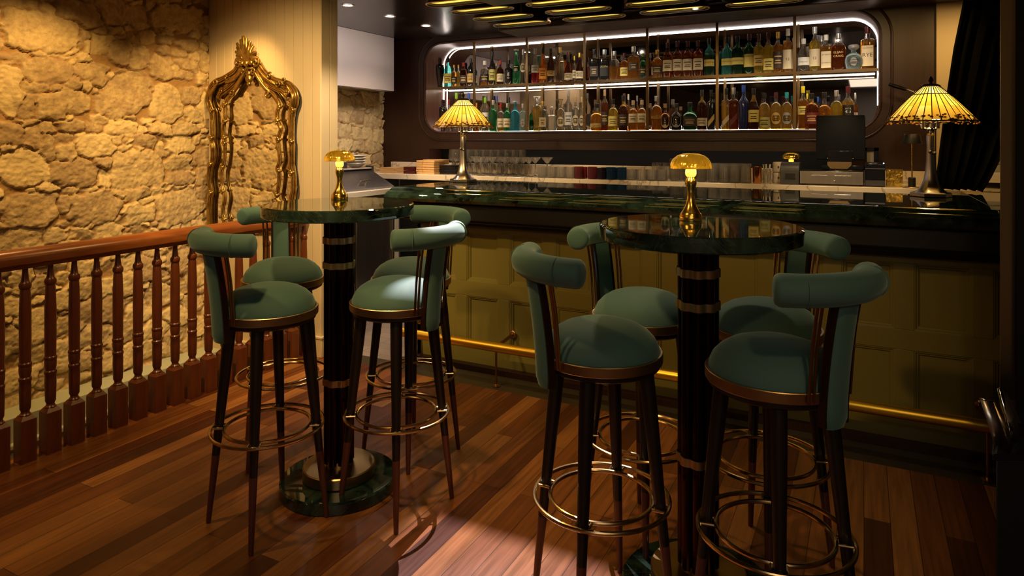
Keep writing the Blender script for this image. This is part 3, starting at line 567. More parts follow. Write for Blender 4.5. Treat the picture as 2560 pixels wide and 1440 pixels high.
# ================================================================== BAR STOOLS
def make_stool():
    r=thing('bar_stool','','bar stool')
    MB().lathe([(.004,.838),(.04,.8375),(.08,.8325),(.11,.8225),(.135,.807),(.153,.788),(.162,.768),(.1645,.758),(.164,.752),(.10,.752)],48).build('seat',M['velvet'],r,ang=60)
    MB().lathe([(.1655,.757),(.171,.757),(.1725,.755),(.1725,.731),(.171,.729),(.160,.729)],64,caps=False).build('seat_ring',M['bronze'],r)
    MB().lathe([(.166,.735),(.164,.716),(.150,.708),(.004,.708)],40).build('seat_base',M['dklegs'],r)
    # curved upright, upholstered
    b=MB(); n=14; sec=14; v=[];f=[]
    for i in range(n+1):
        t=i/n; z=.672+t*(.985-.672); x=.180+.035*t**1.7; w_=.040-.002*t; th=.0135
        if i==0: w_*=.75; th*=.6
        for k in range(sec):
            a=2*PI*k/sec; ca,sa=math.cos(a),math.sin(a); e=.55
            v.append((x+th*math.copysign(abs(ca)**e,ca)-.010*(abs(sa)**2),w_*math.copysign(abs(sa)**e,sa),z))
    for i in range(n):
        for k in range(sec): f.append((i*sec+k,i*sec+(k+1)%sec,(i+1)*sec+(k+1)%sec,(i+1)*sec+k))
    f+= [tuple(range(sec)),tuple(n*sec+k for k in range(sec))]
    bk=b.add(v,f).build('backrest',M['velvet'],r,ang=50)
    for s_ in (-1,1):
        b=MB(); v=[];f=[]
        for i in range(n+1):
            t=i/n; z=.678+t*(.983-.678); x=.180+.035*t**1.7-.008; w_=.041-.002*t
            v+=[(x-.011,s_*(w_-.006),z),(x+.010,s_*(w_-.006),z),(x+.010,s_*(w_+.002),z),(x-.011,s_*(w_+.002),z)]
        for i in range(n):
            for k in range(4): f.append((i*4+k,i*4+(k+1)%4,(i+1)*4+(k+1)%4,(i+1)*4+k))
        f+=[(0,1,2,3),(n*4+3,n*4+2,n*4+1,n*4)]
        b.add(v,f).build('backrest_edge',M['dkwood'],r)
    # curved bolster
    P=[];rr=[]; Rr=.205; cx=.217-Rr; H=R(46)
    for i in range(33):
        a=-H+2*H*i/32; P.append((cx+Rr*math.cos(a),Rr*1.06*math.sin(a),1.008)); rr.append(.0385)
    cap=[(.0,.9),(.004,.965),(.009,.99)]
    def ext(P0,T,sg): return
    A=Vector(P[0]);T=(Vector(P[0])-Vector(P[1])).normalized(); Bq=Vector(P[-1]);T2=(Vector(P[-1])-Vector(P[-2])).normalized()
    PP=[A+T*.018,A+T*.0165,A+T*.013,A+T*.006]+[Vector(p) for p in P]+[Bq+T2*.006,Bq+T2*.013,Bq+T2*.0165,Bq+T2*.018]
    RRr=[.010,.024,.033,.0375]+rr+[.0375,.033,.024,.010]
    bo=MB().tube(PP,RRr,24).build('bolster',M['velvet'],r,ang=80)
    for s_ in (0,1):
        q=PP[4] if s_==0 else PP[-5]; q2=PP[5] if s_==0 else PP[-6]; t_=(q2-q).normalized()
        MB().tube([q+t_*.055,q+t_*.0565],[.0388,.0388],24).build('seam',M['velvet'],bo)
    for s_ in (-1,1):
        for o in (.058,.074):
            P=spline([(.163,s_*o,.735),(.168,s_*o,.80),(.176,s_*o*1.0,.89),(.190,s_*o*1.03,.975),(.194,s_*o*1.03,1.0)],5)
            MB().tube(P,.0042,8).build('back_rod',M['rod'],r)
    for a in (45,135,225,315):
        ca,sa=math.cos(R(a)),math.sin(R(a))
        def q(z): k=.128+(.205-.128)*(1-z/.71); return (k*ca,k*sa,z)
        lg=MB().tube([q(.712),q(.6),q(.4),q(.24)],[.0215,.0205,.0165,.0135],14).build('leg',M['dklegs'],r)
        MB().tube([q(.2405),q(.12),q(.004),q(0)],[.0136,.0112,.0085,.007],14).build('leg_tip',M['legtip'],lg)
        b=MB(); k0=.147;k1=.192; z0=.338
        b.tube([(k0*ca-.018*sa,k0*sa+.018*ca,z0),(k1*ca-.018*sa,k1*sa+.018*ca,z0)],.0042,8); b.tube([(k0*ca+.018*sa,k0*sa-.018*ca,z0),(k1*ca+.018*sa,k1*sa-.018*ca,z0)],.0042,8)
        b.build('ring_clip',M['ringbrass'],r)
    for k in (.145,.190): MB().tube([(k*math.cos(2*PI*i/56),k*math.sin(2*PI*i/56),.338) for i in range(56)],.0062,10,closed=True).build('foot_ring',M['ringbrass'],r)
    return r
stools=[((670,2.402),230,'teal velvet bar stool at front left corner of the table by the stairwell, tallest at left'),
((992,2.518),-36,'teal velvet bar stool on front right side of the table nearest the gilt mirror'),
((708,2.933),112,'teal velvet bar stool behind the left table, beside the cedar balustrade'),
((1028,2.933),50,'teal velvet bar stool behind the left table, nearest the end of the bar front'),
((1503,1.926),201,'teal velvet bar stool at front left of the right table, bolster end facing us'),
((1606,2.311),127,'teal velvet bar stool behind the left side of the right table, closest to foot rail'),
((1913,2.162),38,'teal velvet bar stool behind the right side of the right table, seat striped by shadow'),
((1935,1.75),-62,'nearest and largest teal velvet bar stool, at front right of the right table')]
proto=make_stool()
for i,((px,d),phi,lab) in enumerate(stools):
    o=proto if i==0 else copy_tree(proto)
    x,y=sd((px-1280)/F*d,d); o.location=(x,y,0); o.rotation_euler=(0,0,R(phi+27.5)); tag(o,lab.replace(', tallest at left',''),'bar stool','teal velvet bar stools around the two tables')
# ================================================================== TABLES
def make_table():
    r=thing('bar_table','','bar table')
    MB().lathe([(.004,1.102),(.283,1.102),(.289,1.099),(.2895,1.096),(.289,1.062),(.284,1.058),(.004,1.058)],96).build('tabletop',M['verde'],r,ang=12)
    for k in range(8):
        a=2*PI*k/8+.2; MB().lathe([(.0175,.10),(.0175,1.057)],14,(.042*math.cos(a),.042*math.sin(a),0)).build('column_tube',M['dkmetal'],r)
    MB().lathe([(.041,.098),(.041,1.057)],24).build('column_core',M['black'],r)
    MB().lathe([(.09,1.045),(.09,1.0575)],40).build('top_plate',M['black'],r)
    for z in (.962,.866,.415):
        b=MB(); v=[];f=[];n=64
        def rad(a): 
            q=((a-.2)/(2*PI/8)+.5)%1-.5; q*=2*PI/8; return .042*math.cos(q)+math.sqrt(max(.0195**2-(.042*math.sin(q))**2,1e-6))
        pr=[(0,-.0135),(.0025,-.012),(.0025,.012),(0,.0135)]
        for i in range(n):
            a=2*PI*i/n; R0=max(rad(a),.0535)
            for o,dz in pr: v.append(((R0+o)*math.cos(a),(R0+o)*math.sin(a),z+dz))
        for i in range(n):
            for k in range(3): f.append((i*4+k,((i+1)%n)*4+k,((i+1)%n)*4+k+1,i*4+k+1))
        b.add(v,f).build('band',M['bronze'],r,ang=40)
    MB().lathe([(.132,.046),(.137,.050),(.137,.086),(.133,.090),(.05,.090),(.05,.110),(.004,.110)],64).build('base_plate',M['platebronze'],r,ang=30)
    MB().lathe([(.219,0),(.2225,.004),(.2225,.040),(.217,.046),(.004,.046)],80).build('base',M['verde'],r,ang=30)
    return r
tb=make_table(); tag(tb,'round green marble bar table near the gilt mirror and balustrade','bar table','round green marble bar tables'); tb.location=(-1.818,2.03,0)
t2=copy_tree(tb); tag(t2,'round green marble bar table nearer to us, before the middle of the bar','bar table','round green marble bar tables'); t2.location=(-.434,2.024,0)
# ================================================================== GOLD MUSHROOM LAMPS
def shade_glass():
    m=bpy.data.materials.new('ribbed_amber_shade'); m.use_nodes=True; N,L,b=nodes(m)
    b.inputs['Base Color'].default_value=(.90,.62,.10,1); b.inputs['Metallic'].default_value=1; b.inputs['Roughness'].default_value=.14
    t=N.new('ShaderNodeBsdfTranslucent'); t.inputs[0].default_value=(1,.62,.06,1); mx=N.new('ShaderNodeMixShader'); mx.inputs[0].default_value=.05
    L.new(b.outputs[0],mx.inputs[1]); L.new(t.outputs[0],mx.inputs[2]); L.new(mx.outputs[0],N['Material Output'].inputs[0]); return m
M['shade']=shade_glass()
def mushroom(name,label,loc,lit=1.0,sc_=1.0):
    r=thing(name,label,'lamp',loc)
    s=sc_; L=lambda p:[(a*s,b_*s) for a,b_ in p]
    MB().lathe(L([(.034,0),(.0345,.002),(.0345,.014),(.033,.016),(.0335,.020),(.027,.027),(.017,.046),(.0115,.068),(.0105,.082),(.0125,.096),(.0165,.110),(.0175,.117),(.0165,.124),(.0125,.130),(.0120,.134),(.004,.134)]),32).build('base',M['gold'],r,ang=50)
    MB().lathe(L([(.0120,.1345),(.0155,.139),(.0165,.143),(.0165,.153),(.0145,.158),(.004,.158)]),24).build('stem_light',emis('lamp_collar_glow',(1,.58,.07),1.5),r,ang=50)
    prof=[(.0600,.160),(.0625,.160),(.0625,.163),(.0605,.175),(.053,.189),(.040,.200),(.022,.206),(.004,.207)]
    b=MB(); n=96; v=[];f=[]
    for q,z in prof:
        for i in range(n):
            a=2*PI*i/n; w_=1+(.018*math.cos(a*24) if .17<z<.206 else 0); v.append((q*w_*math.cos(a)*s,q*w_*math.sin(a)*s,z*s))
    for j in range(len(prof)-1):
        for i in range(n): f.append((j*n+i,j*n+(i+1)%n,(j+1)*n+(i+1)%n,(j+1)*n+i))
    f.append(tuple((len(prof)-1)*n+i for i in range(n)))
    b.add(v,f).build('shade',M['shade'],r,ang=60)
    MB().tube([(0,0,.158*s),(0,0,.206*s)],.003*s,8).build('shade_stem',M['gold'],r)
    if lit:
        for k in range(6):
            a=PI/3*k; o=lamp('stem_glow','POINT',(.042*s*math.cos(a),.042*s*math.sin(a),.154*s),lit/6,(1,.66,.2),shadow_soft_size=.008); o.parent=r
    return r
mushroom('table_lamp','gold mushroom lamp glowing on the left marble table',(at(849,2.17),2.17,1.1025))
mushroom('table_lamp','larger looking gold mushroom lamp glowing on the right marble table',(at(1727,2.10),2.10,1.1025))
# ================================================================== STAINED GLASS LAMPS
gm_=[]
for i,c in enumerate(((.88,.68,.16),(.80,.55,.10),(.95,.85,.48),(.68,.45,.07),(.90,.74,.28))):
    m=bpy.data.materials.new('stained_glass_%s'%['honey','amber','cream','ochre','straw'][i]); m.use_nodes=True; N,L,b=nodes(m)
    b.inputs['Base Color'].default_value=(*c,1); b.inputs['Roughness'].default_value=.25
    t=N.new('ShaderNodeBsdfTranslucent'); t.inputs[0].default_value=(*c,1); mx=N.new('ShaderNodeMixShader'); mx.inputs[0].default_value=.6
    L.new(b.outputs[0],mx.inputs[1]); L.new(t.outputs[0],mx.inputs[2]); L.new(mx.outputs[0],N['Material Output'].inputs[0]); gm_.append(m)
M['lead']=mat('lead_came',(.05,.035,.02),.4,.8); M['bead']=mat('amber_glass_bead',(.28,.11,.02),.12,.2)
def glass_lamp(label,loc,power,s=1.0,rz=0):
    r=thing('stained_glass_lamp',label,'lamp',loc,rz,'stained glass lamps on the bar'); rs=np.random.RandomState(int(power*10))
    hexa=lambda q,z:[(q*math.cos(2*PI*k/6)*s,q*math.sin(2*PI*k/6)*s,z*s) for k in range(6)]
    b=MB(); v=hexa(.090,0)+hexa(.092,.003)+hexa(.092,.018)+hexa(.084,.022); f=[tuple(range(6))[::-1],tuple(range(18,24))]
    for j in range(3):
        for k in range(6): f.append((j*6+k,j*6+(k+1)%6,(j+1)*6+(k+1)%6,(j+1)*6+k))
    b.add(v,f).build('base',M['pewter'],r,ang=20)
    prof=[(.074,.022),(.062,.030),(.045,.050),(.033,.082),(.026,.125),(.021,.18),(.019,.25),(.0195,.30),(.016,.31),(.012,.315)]
    b=MB(); n=24; v=[];f=[]
    for q,z in prof:
        for i in range(n):
            a=2*PI*i/n; k=math.cos(PI/6)/math.cos((a%(PI/3))-PI/6); v.append((q*(.6*k+.4)*math.cos(a)*s,q*(.6*k+.4)*math.sin(a)*s,z*s))
    for j in range(len(prof)-1):
        for i in range(n): f.append((j*n+i,j*n+(i+1)%n,(j+1)*n+(i+1)%n,(j+1)*n+i))
    f.append(tuple((len(prof)-1)*n+i for i in range(n))); b.add(v,f).build('stem',M['pewter'],r,ang=30)
    b=MB().lathe([(.009*s,.31*s),(.009*s,.555*s)],12)
    for k in (0,1,2):
        a=2*PI*k/3+.5; b.tube([(0,0,.335*s),(.03*s*math.cos(a),.03*s*math.sin(a),.335*s)],.006*s,8)
    b.lathe([(.018*s,.325*s),(.020*s,.33*s),(.020*s,.336*s),(.012*s,.342*s)],16); b.build('socket_cluster',M['chrome'],r)
    for k in (0,1,2):
        a=2*PI*k/3+.5; MB().sphere((.034*s*math.cos(a),.034*s*math.sin(a),.405*s),.022*s,10,sc=(1,1,1.3)).build('bulb',M['bulb'],r,ang=80)
        MB().lathe([(.012*s,.337*s),(.013*s,.375*s)],14,(.034*s*math.cos(a),.034*s*math.sin(a),0)).build('socket',M['chrome'],r)
    for sg,a,zb in ((-1,-1.9,.222),(1,-1.25,.215)):
        x,y=.030*math.cos(a)*s,.030*math.sin(a)*s; b=MB()
        z=.325
        while z>zb+.008: b.sphere((x,y,z*s),.0024*s,5); z-=.0052
        c=b.build('pull_chain',M['chrome'],r); MB().sphere((x,y,zb*s),.0085*s,10).build('pull_ball',M['pewter'],c)
    # shade: two tiers of glass strips
    zs=[(.038,.545),(.078,.505),(.135,.445),(.196,.372)]
    n=32; b=MB(); ld=MB()
    for j in range(3):
        (r0,z0),(r1,z1)=zs[j],zs[j+1]
        for i in range(n):
            a0=2*PI*i/n; a1=2*PI*(i+1)/n; e=.004 if j==2 else 0
            wob=.008*math.sin(i*PI/2) if j==2 else 0
            p=[(r0*math.cos(a0),r0*math.sin(a0),z0),(r0*math.cos(a1),r0*math.sin(a1),z0),((r1+wob)*math.cos(a1),(r1+wob)*math.sin(a1),z1-wob*.8),((r1+wob)*math.cos(a0),(r1+wob)*math.sin(a0),z1-wob*.8)]
            p=[(x*s,y*s,z*s) for x,y,z in p]; b.add(p,[(0,1,2,3)],m=[2,4,0,2][rs.randint(4)] if j==0 else rs.choice([0,0,1,3,4,1]))
            ld.tube([p[0],p[3]],.0021*s,5)
    for (r0,z0) in zs[:2]+[zs[3]]:
        ld.tube([(r0*s*math.cos(2*PI*i/n),r0*s*math.sin(2*PI*i/n),z0*s) for i in range(n)],.0028*s,6,closed=True)
    sh=b.build('lamp_shade',gm_,r,ang=5,fix=False); ld.build('leading',M['lead'],sh)
    b=MB()
    for i in range(190):
        a=2*PI*(i+rs.rand()*.5)/190; q=.196+rs.uniform(-.026,.008); z=.372-(q-.196)*1.15+rs.uniform(-.004,.003); b.sphere((q*math.cos(a)*s,q*math.sin(a)*s,z*s-.002),rs.uniform(.0045,.0070)*s,6,sc=(1.2,1.2,.8))
    b.build('bead_fringe',M['bead'],r,ang=80)
    b=MB().lathe([(.040*s,.545*s),(.042*s,.549*s),(.030*s,.556*s),(.008*s,.558*s),(.006*s,.566*s),(.012*s,.574*s),(.009*s,.584*s),(.002*s,.596*s)],20); b.build('finial',M['lead'],r,ang=40)
    o=lamp('shade_glow','POINT',(0,0,.44*s),power,(1,.78,.42),shadow_soft_size=.035); o.parent=r
    return r
glass_lamp('stained glass lamp at the left end of the bar, in front of the bottles',(at(1158,3.84),3.84,1.0702),1.5,1.0,.3)
glass_lamp('large stained glass lamp at the right end of the bar, by the white column',(at(2327,3.93),3.93,1.0702),1.7,1.0,.15)
# ================================================================== CEILING LIGHTS
def stadium(w_,h_,n=10):
    p=[]; r=h_/2
    for cx,a in ((w_/2-r,-90),(-w_/2+r,90)):
        for i in range(n+1): t=R(a+180*i/n); p.append((cx+r*math.cos(t),r*math.sin(t)))
    return p
def make_fixture():
    r=thing('ceiling_light','','ceiling light'); st=stadium(.43,.135)
    MB().sweep(st,[(0,-.075),(0,0),(-.006,0),(-.006,-.070),(-.012,-.072),(-.012,-.078),(0,-.082),(.008,-.080),(.008,-.072)],plane='xy').build('housing',M['ceil'],r)
    MB().sweep(st,[(.008,-.076),(.012,-.080),(.008,-.085),(.002,-.084)],plane='xy').build('rim',M['bronze'],r)
    MB().prism(stadium(.418,.123),-.024,-.020).build('reflector',M['gold'],r)
    b=MB(); 
    b.box(-.17,.17,-.012,.012,-.036,-.025); b.build('lamp_tube',M['lens'],r)
    MB().sweep(st,[(-.0065,-.064),(-.0065,-.030),(-.009,-.030),(-.009,-.064)],plane='xy').build('light_band',M['lens'],r)
    return r
pf=make_fixture(); k=0
cn=['leftmost','second','third','fourth']; rn=['nearest the bottle cabinet','second from the bottle cabinet','third from the bottle cabinet','farthest from the bottle cabinet']
for i,X in enumerate((-2.19,-1.64,-1.09,-.54)):
    for j,Y in enumerate((4.36,4.07,3.785,3.50)):
        if (i==3 and j==1) or (i==3 and j==3): pass
        o=pf if k==0 else copy_tree(pf); k+=1; o.location=(X,Y,ZC-.001)
        tag(o,'oblong bronze ceiling light with yellow glow, %s column, %s'%(cn[i],rn[j]),'ceiling light','oblong ceiling lights over the bar')
for i,(x,y) in enumerate(((-3.12,3.57),(-3.12,4.03),(-3.12,4.50))):
    r=thing('recessed_downlight','round white downlight in the kitchen ceiling, %s'%['nearest of three to the panelled wall','middle of the row of three','farthest, nearest the dark back wall'][i],'downlight',(x,y,ZC),0,'recessed downlights in the kitchen ceiling')
    MB().lathe([(.030,-.003),(.042,-.005),(.044,-.001),(.030,-.001)],28,caps=False).build('trim_ring',M['ceramic'],r)
    MB().lathe([(.004,-.0022),(.031,-.0022),(.031,-.001),(.004,-.001)],24).build('lens',M['canlight'],r)
# ================================================================== BOTTLES
GC={'clear':(.93,.94,.92),'pale':(.92,.86,.62),'gold':(.85,.52,.10),'yellow':(.90,.62,.06),'amber':(.72,.28,.035),'orange':(.90,.24,.03),'dkamber':(.34,.07,.015),'red':(.72,.03,.04),
'brown':(.12,.03,.012),'green':(.05,.42,.14),'dkgreen':(.03,.11,.05),'teal':(.10,.55,.50),'blue':(.08,.55,.80),'navy':(.02,.03,.12),'black':(.012,.010,.010),'cyan':(.05,.60,.75),'paleblue':(.55,.78,.82)}
GCN={'clear':'clear','pale':'pale gold','gold':'gold','yellow':'yellow','amber':'amber','orange':'bright orange','dkamber':'dark amber','red':'red','brown':'dark brown','green':'green','dkgreen':'dark green','teal':'teal','blue':'bright blue','navy':'midnight blue','black':'black','cyan':'cyan','paleblue':'pale blue'}
GM={k:(glass('glass_'+k,c,thru=.40,diff=.02 if k in('clear','pale') else .13) if k not in('black','navy') else mat('glass_'+k,c,.07)) for k,c in GC.items()}
LC={'cream':(.72,.60,.38),'white':(.80,.78,.72),'yellow':(.80,.64,.16),'black':(.012,.011,.010),'gold':(.62,.42,.12),'dark':(.05,.03,.025),'olive':(.5,.45,.12),'grey':(.35,.34,.32),'maroon':(.15,.02,.02),'orange':(.85,.35,.05)}
LM={k:mat('label_'+k,c,.55) for k,c in LC.items()}
CC={'black':(.012,.012,.012),'red':(.35,.02,.02),'gold':(.75,.5,.12),'white':(.8,.77,.7),'green':(.25,.5,.03),'blue':(.02,.08,.45),'maroon':(.10,.012,.015),'cork':(.5,.33,.17),'orange':(.8,.25,.02),'yellow':(.85,.68,.03),'teal':(.02,.35,.35),'silver':(.6,.6,.6),'grey':(.25,.24,.24)}
CM={k:mat('cap_'+k,c,.35,.8 if k in('gold','silver') else 0) for k,c in CC.items()}
INK={k:mat('ink_'+k,c,.5) for k,c in {'dark':(.03,.02,.015),'gold':(.7,.5,.18),'white':(.8,.78,.7),'red':(.5,.05,.03)}.items()}
KP={ # radius / height fractions
'std':[(.90,0),(1,.02),(1,.60),(.94,.65),(.62,.70),(.36,.75),(.31,.80),(.30,.95),(.35,.955),(.35,1)],
'tall':[(.92,0),(1,.02),(1,.62),(.90,.68),(.55,.74),(.33,.79),(.30,.96),(.34,.965),(.34,1)],
'wine':[(.92,0),(1,.015),(1,.50),(.92,.57),(.66,.66),(.42,.74),(.34,.80),(.32,.95),(.37,.955),(.37,1)],
'squat':[(.80,0),(.94,.03),(1,.20),(1,.46),(.88,.58),(.55,.65),(.30,.69),(.28,.95),(.33,.955),(.33,1)],
'tear':[(.84,0),(.94,.02),(1,.12),(.98,.30),(.80,.48),(.52,.62),(.34,.72),(.28,.80),(.27,.95),(.33,.955),(.33,1)],
'flask':[(.84,0),(.94,.02),(.98,.25),(1,.55),(.90,.66),(.60,.73),(.30,.77),(.27,.95),(.32,.955),(.32,1)],
'square':[(.96,0),(1,.015),(1,.66),(.95,.70),(.55,.725),(.33,.745),(.30,.77),(.30,.95),(.36,.955),(.36,1)],
'urn':[(.55,0),(.60,.03),(.45,.08),(.70,.25),(.95,.50),(1,.68),(.90,.76),(.40,.80),(.35,.90),(.42,.92),(.36,1)],
'decanter':[(.66,0),(.70,.02),(.66,.18),(.62,.22),(.80,.38),(.98,.58),(.95,.68),(.60,.76),(.34,.80),(.32,.86),(.36,.87),(.36,.88)],
'dome':[(.96,0),(1,.015),(1,.50),(.95,.60),(.78,.68),(.50,.73),(.30,.76),(.28,.95),(.33,.955),(.33,1)],
'ball':[(.50,0),(.80,.04),(1,.25),(1,.42),(.80,.58),(.45,.66),(.28,.70),(.28,.80),(.34,.81),(.34,.84)]}
SHN={'std':'round','tall':'tall round','wine':'long-shouldered','squat':'squat','tear':'teardrop','flask':'flask-shaped','square':'square-shouldered','urn':'urn-shaped','decanter':'vase-shaped','dome':'dome-shouldered','ball':'ball-shaped'}
def text_mesh(s,size,ang0,Rf,z,mat_,parent,width=None,font_sy=1):
    cu=bpy.data.curves.new('txt','FONT'); cu.body=s; cu.size=1; cu.align_x='CENTER'; cu.align_y='CENTER'; cu.resolution_u=2
    o=bpy.data.objects.new('txt',cu); C.objects.link(o); me=bpy.data.meshes.new_from_object(o.evaluated_get(bpy.context.evaluated_depsgraph_get())); bpy.data.objects.remove(o)
    co=np.zeros(len(me.vertices)*3); me.vertices.foreach_get('co',co); co=co.reshape(-1,3)
    if len(co)==0: return
    W=np.ptp(co[:,0]); cx=(co[:,0].max()+co[:,0].min())/2; cz=(co[:,1].max()+co[:,1].min())/2; k=size
    if width and W*k>width: k=width/W
    x=(co[:,0]-cx)*k; zz=(co[:,1]-cz)*k*font_sy+z
    out=np.array([Rf(xx,zv) for xx,zv in zip(x,zz)]); me.vertices.foreach_set('co',out.ravel()); me.materials.append(mat_); me.update()
    q=bpy.data.objects.new('lettering',me); C.objects.link(q); q.parent=parent; return q
def bottle(x,y,z,Rad,H,kind,col,cap,lab,rz,label,group,up=None,fill=.68,txt=None,lz=(.14,.46),diag=False,oval=False,stopper=None):
    r=thing('bottle',label,'bottle',(x,y,z),rz,group); prof=KP[kind]
    sq=kind in('square','flask'); pw=4 if kind=='square' else 2; sy=.62 if sq else 1
    P=[]
    for j in range(len(prof)-1):
        a,b_=prof[j],prof[j+1]; P.append(a)
        if a[1]<fill<b_[1]: t=(fill-a[1])/(b_[1]-a[1]); P.append((a[0]+(b_[0]-a[0])*t,fill))
    P.append(prof[-1]); n=24
    def pp(f_): return pw if (f_>.8 or pw==2) else 2
    b=MB(); v=[];f=[];mi=[]
    for q,t in P:
        for i in range(n):
            a=2*PI*i/n; ca,sa=math.cos(a),math.sin(a); k=1 if pp(q)==2 else (abs(ca)**4+abs(sa)**4)**-.25
            s2=sy if q>.5 else 1; v.append((q*Rad*k*ca,q*Rad*k*sa*s2,t*H))
    b.v=v
    for j in range(len(P)-1):
        for i in range(n): b.f.append((j*n+i,j*n+(i+1)%n,(j+1)*n+(i+1)%n,(j+1)*n+i)); b.m.append(0 if P[j+1][1]<=fill+1e-6 else 1)
    b.f.append(tuple(range(n))[::-1]); b.m.append(0); b.f.append(tuple((len(P)-1)*n+i for i in range(n))); b.m.append(1)
    body=b.build('body',[GM[col],GM[up or ('clear' if col in('amber','gold','yellow','orange','dkamber','pale','red') else col)]],r,ang=50)
    nr=prof[-1][0]*Rad; ct=prof[-1][1]*H
    if stopper=='flare': MB().lathe([(nr*.6,ct),(nr*.8,ct+.01),(nr*2.1,H),(nr*2.0,H+.004),(nr*.3,H+.004)],18).build('stopper',M['glassbase'],r)
    elif stopper=='flat': MB().lathe([(nr*.8,ct-.01),(nr*.8,ct),(nr*1.8,ct+.004),(nr*1.8,ct+.012),(nr*.3,ct+.012)],20).build('stopper',CM[cap],r)
    elif stopper=='ball': MB().sphere((0,0,ct+.011),.014,10).build('stopper',CM[cap],r)
    elif stopper=='drum': MB().lathe([(nr*1.0,ct-.006),(nr*1.6,ct),(nr*1.9,ct+.006),(nr*1.9,ct+.020),(nr*1.4,ct+.026),(nr*.2,ct+.027)],20).build('stopper',CM[cap],r)
    elif cap: h=H*(.15 if H>.2 else .12); MB().lathe([(nr*1.06,ct-h),(nr*1.10,ct-h+.002),(nr*1.10,ct+.001),(nr*.9,ct+.003),(nr*.2,ct+.003)],18).build('cap',CM[cap],r,ang=40)
    def surf(xx,zz,off=.0012):
        t=zz/H
        for j in range(len(prof)-1):
            if prof[j][1]<=t<=prof[j+1][1]: k=(t-prof[j][1])/max(prof[j+1][1]-prof[j][1],1e-6); q=prof[j][0]+(prof[j+1][0]-prof[j][0])*k; break
        else: q=1
        Rr=q*Rad
        if sq and pw==4: return (xx,-(Rr*sy*(max(1-abs(xx/Rr)**4,.01))**.25+off),zz)
        if sq: xx=max(min(xx,Rr*.98),-Rr*.98); return (xx,-(Rr*sy*math.sqrt(max(1-(xx/Rr)**2,.02))+off),zz)
        a=xx/Rr; return ((Rr+off)*math.sin(a),-(Rr+off)*math.cos(a),zz)
    if lab:
        z0,z1=lz[0]*H,lz[1]*H; W=Rad*(.80 if sq else 1.30); nx,nz=12,6; b=MB()
        if oval:
            cz=(z0+z1)/2; hh=(z1-z0)/2; ww=min(W*.75,hh*.8); v=[surf(0,cz)]
            for i in range(20): a=2*PI*i/20; v.append(surf(ww*math.cos(a),cz+hh*math.sin(a)))
            b.add(v,[(0,1+i,1+(i+1)%20) for i in range(20)])
        else:
            sk=lambda u:(u*.10*H if diag else 0)
            v=[surf(W*(2*i/nx-1),z0+(z1-z0)*j/nz*(.42 if diag else 1)+.03*H*diag+sk(2*i/nx-1)) for j in range(nz+1) for i in range(nx+1)]
            b.add(v,[(j*(nx+1)+i,j*(nx+1)+i+1,(j+1)*(nx+1)+i+1,(j+1)*(nx+1)+i) for j in range(nz) for i in range(nx)])
        lb=b.build('paper_label',LM[lab],r,ang=80,fix=False)
        for s_ in (txt or []):
            word,zc,sz,ink=s_; text_mesh(word,sz*H,0,lambda a,b2:surf(a,b2,.0022),zc*H,INK[ink],lb,width=W*1.75)
        if not txt and H>.1 and not diag:
            # fine print as small raised ink bars
            b=MB(); ink=INK['dark'] if lab in('cream','white','yellow','gold','olive','orange','grey') else INK['gold']
            for q_,wd in ((.70,.55),(.45,.40),(.30,.48)):
                zc=z0+(z1-z0)*q_; h2=(z1-z0)*.035
                pv=[surf(W*wd*(2*i/6-1)*(.7 if oval else 1),zc+sg*h2,.0020) for sg in (-1,1) for i in range(7)]
                b.add(pv,[(i,i+1,i+8,i+7) for i in range(6)])
            b.build('fine_print',ink,lb,fix=False)
    elif txt:
        for word,zc,sz,ink in txt: text_mesh(word,sz*H,0,lambda a,b2:surf(a,b2,.0016),zc*H,INK[ink],body,width=Rad*1.6)
    return r
Q=dict
